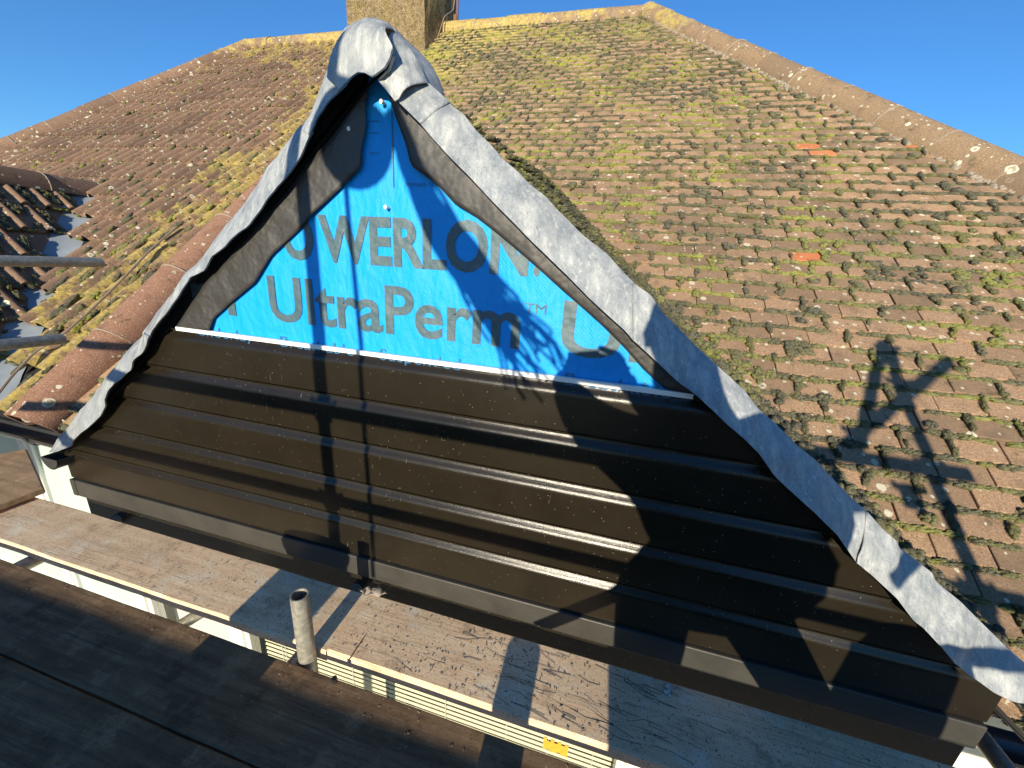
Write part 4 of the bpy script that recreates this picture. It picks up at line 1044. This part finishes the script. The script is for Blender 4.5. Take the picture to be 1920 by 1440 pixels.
for v in bm.verts:
    c = v.co; fr = c.y > 0; x, y, z = c.x*.086, c.y*.104, c.z*.124
    if z < -.02: x *= 1-.28*min(1, (-z-.02)/.1); 
    nz_ = math.exp(-((c.x/.16)**2+((c.z+.12)/.22)**2))*(1 if fr else 0); y += nz_*.022
    for ex in (-.38, .38): y -= math.exp(-(((c.x-ex)/.15)**2+((c.z-.08)/.12)**2))*.012*(1 if fr else 0)
    y += math.exp(-((c.x/.3)**2+((c.z+.48)/.07)**2))*.006*(1 if fr else 0)
    v.co = Vector((x, y, z))
me = bpy.data.meshes.new('head'); bm.to_mesh(me); bm.free(); me.polygons.foreach_set('use_smooth', [True]*len(me.polygons))
hd = link('head', me, M['skin']); hd.parent = per; hd.matrix_parent_inverse = Matrix.Translation(-Vector(per.location)); hd.location = headc+Vector((0, 0, .01)); hd.rotation_euler = (math.radians(-10), 0, math.radians(8))
for sx in (-1, 1):
    e = MB().tube([(sx*.086, -.005, -.03), (sx*.089, -.01, .0), (sx*.084, -.008, .03)], [.008, .013, .009], 8).build('ear', M['skin'], hd, smooth=True)
    bm = bmesh.new(); bmesh.ops.create_uvsphere(bm, u_segments=12, v_segments=8, radius=.011); me = bpy.data.meshes.new('eye'); bm.to_mesh(me); bm.free(); e = link('eye', me, M['whitetrim'], hd); e.location = (sx*.03, .078, .010)
bm = bmesh.new(); bmesh.ops.create_icosphere(bm, subdivisions=4, radius=1)
bmesh.ops.delete(bm, geom=[v for v in bm.verts if v.co.z < -.1-.5*min(0, -v.co.y*1.2+.2) or (v.co.y > .55 and v.co.z < .45)], context='VERTS')
for v in bm.verts: c = v.co; k = 1+.03*mn.noise(c*6); v.co = Vector((c.x*.094*k, c.y*.110*k-.004, c.z*.133*k))
me = bpy.data.meshes.new('hair'); bm.to_mesh(me); bm.free(); hr = link('hair', me, M['hair'], hd); hr.modifiers.new('s', 'SOLIDIFY').thickness = .008
def hand(w, ph, sgn):
    d = (ph-w).normalized(); palm = w+d*.05
    V = [w-d*.03, w+d*.0, palm]; E = [(0, 1), (1, 2)]; Rr = [.027, .024, (.036, .016)]
    for k in range(4):
        b = palm+Vector((sgn*.0, 0, -.024+.016*k)); l = (.062, .072, .070, .055)[k]
        i = len(V); f = Vector((sgn*.6, .12, .03*k-.04)).normalized(); V += [b+d*.012, b+d*.012+f*l*.5, b+d*.012+f*l*.8+Vector((0, .015, 0)), b+d*.012+f*l+Vector((0, .032, 0))*.8]
        E += [(2, i), (i, i+1), (i+1, i+2), (i+2, i+3)]; Rr += [.0095, .009, .0085, .007]
    i = len(V); t0 = w+d*.025+Vector((0, -.01, .02)); V += [t0, t0+Vector((sgn*.025, -.01, .03)), t0+Vector((sgn*.045, -.008, .045))]; E += [(1, i), (i, i+1), (i+1, i+2)]; Rr += [.013, .011, .009]
    return skin('hand', V, E, Rr, M['skin'], 1)
hand(haL, Vector((-.05, -.04, -.03)), 1); hand(haR, Vector((.07, -.04, -.02)), -1)
ph = MB().box((-.068, -.043, -.070), (.080, -.034, .008)); ph = ph.build('phone', M['plastic'], None, bevel=.003); tag(ph, 'black phone held sideways in both hands', 'phone')
for an, to, lab in ((anL, toL, ''), (anR, toR, '')):
    d = Vector((to.x-an.x, to.y-an.y, 0)).normalized(); sd = Vector((d.y, -d.x, 0)); mb = MB(); rows = []
    for (l, w, h, b) in ((-.07, .022, .05, 0), (-.06, .036, .09, 0), (-.02, .040, .12, 0), (.04, .042, .085, 0), (.11, .048, .06, 0), (.17, .046, .05, 0), (.205, .034, .035, 0), (.222, .012, .015, 0)):
        base = Vector((an.x, an.y, BZ_+.002))+d*l
        for k in range(12):
            t = math.pi*2*k/12; z = (math.sin(t)*.5+.5)*h; mb.v.append(base+sd*(math.cos(t)*w*(1 if math.sin(t) < 0 else .92))+Vector((0, 0, z)))
    for i in range(7):
        for k in range(12): mb.f.append([i*12+k, i*12+(k+1) % 12, (i+1)*12+(k+1) % 12, (i+1)*12+k])
    mb.f.append(list(range(12))); mb.f.append([84+k for k in range(12)])
    o = mb.build('boot', M['boot'], None, smooth=True); o.parent = per; o.matrix_parent_inverse = Matrix.Translation(-Vector(per.location))
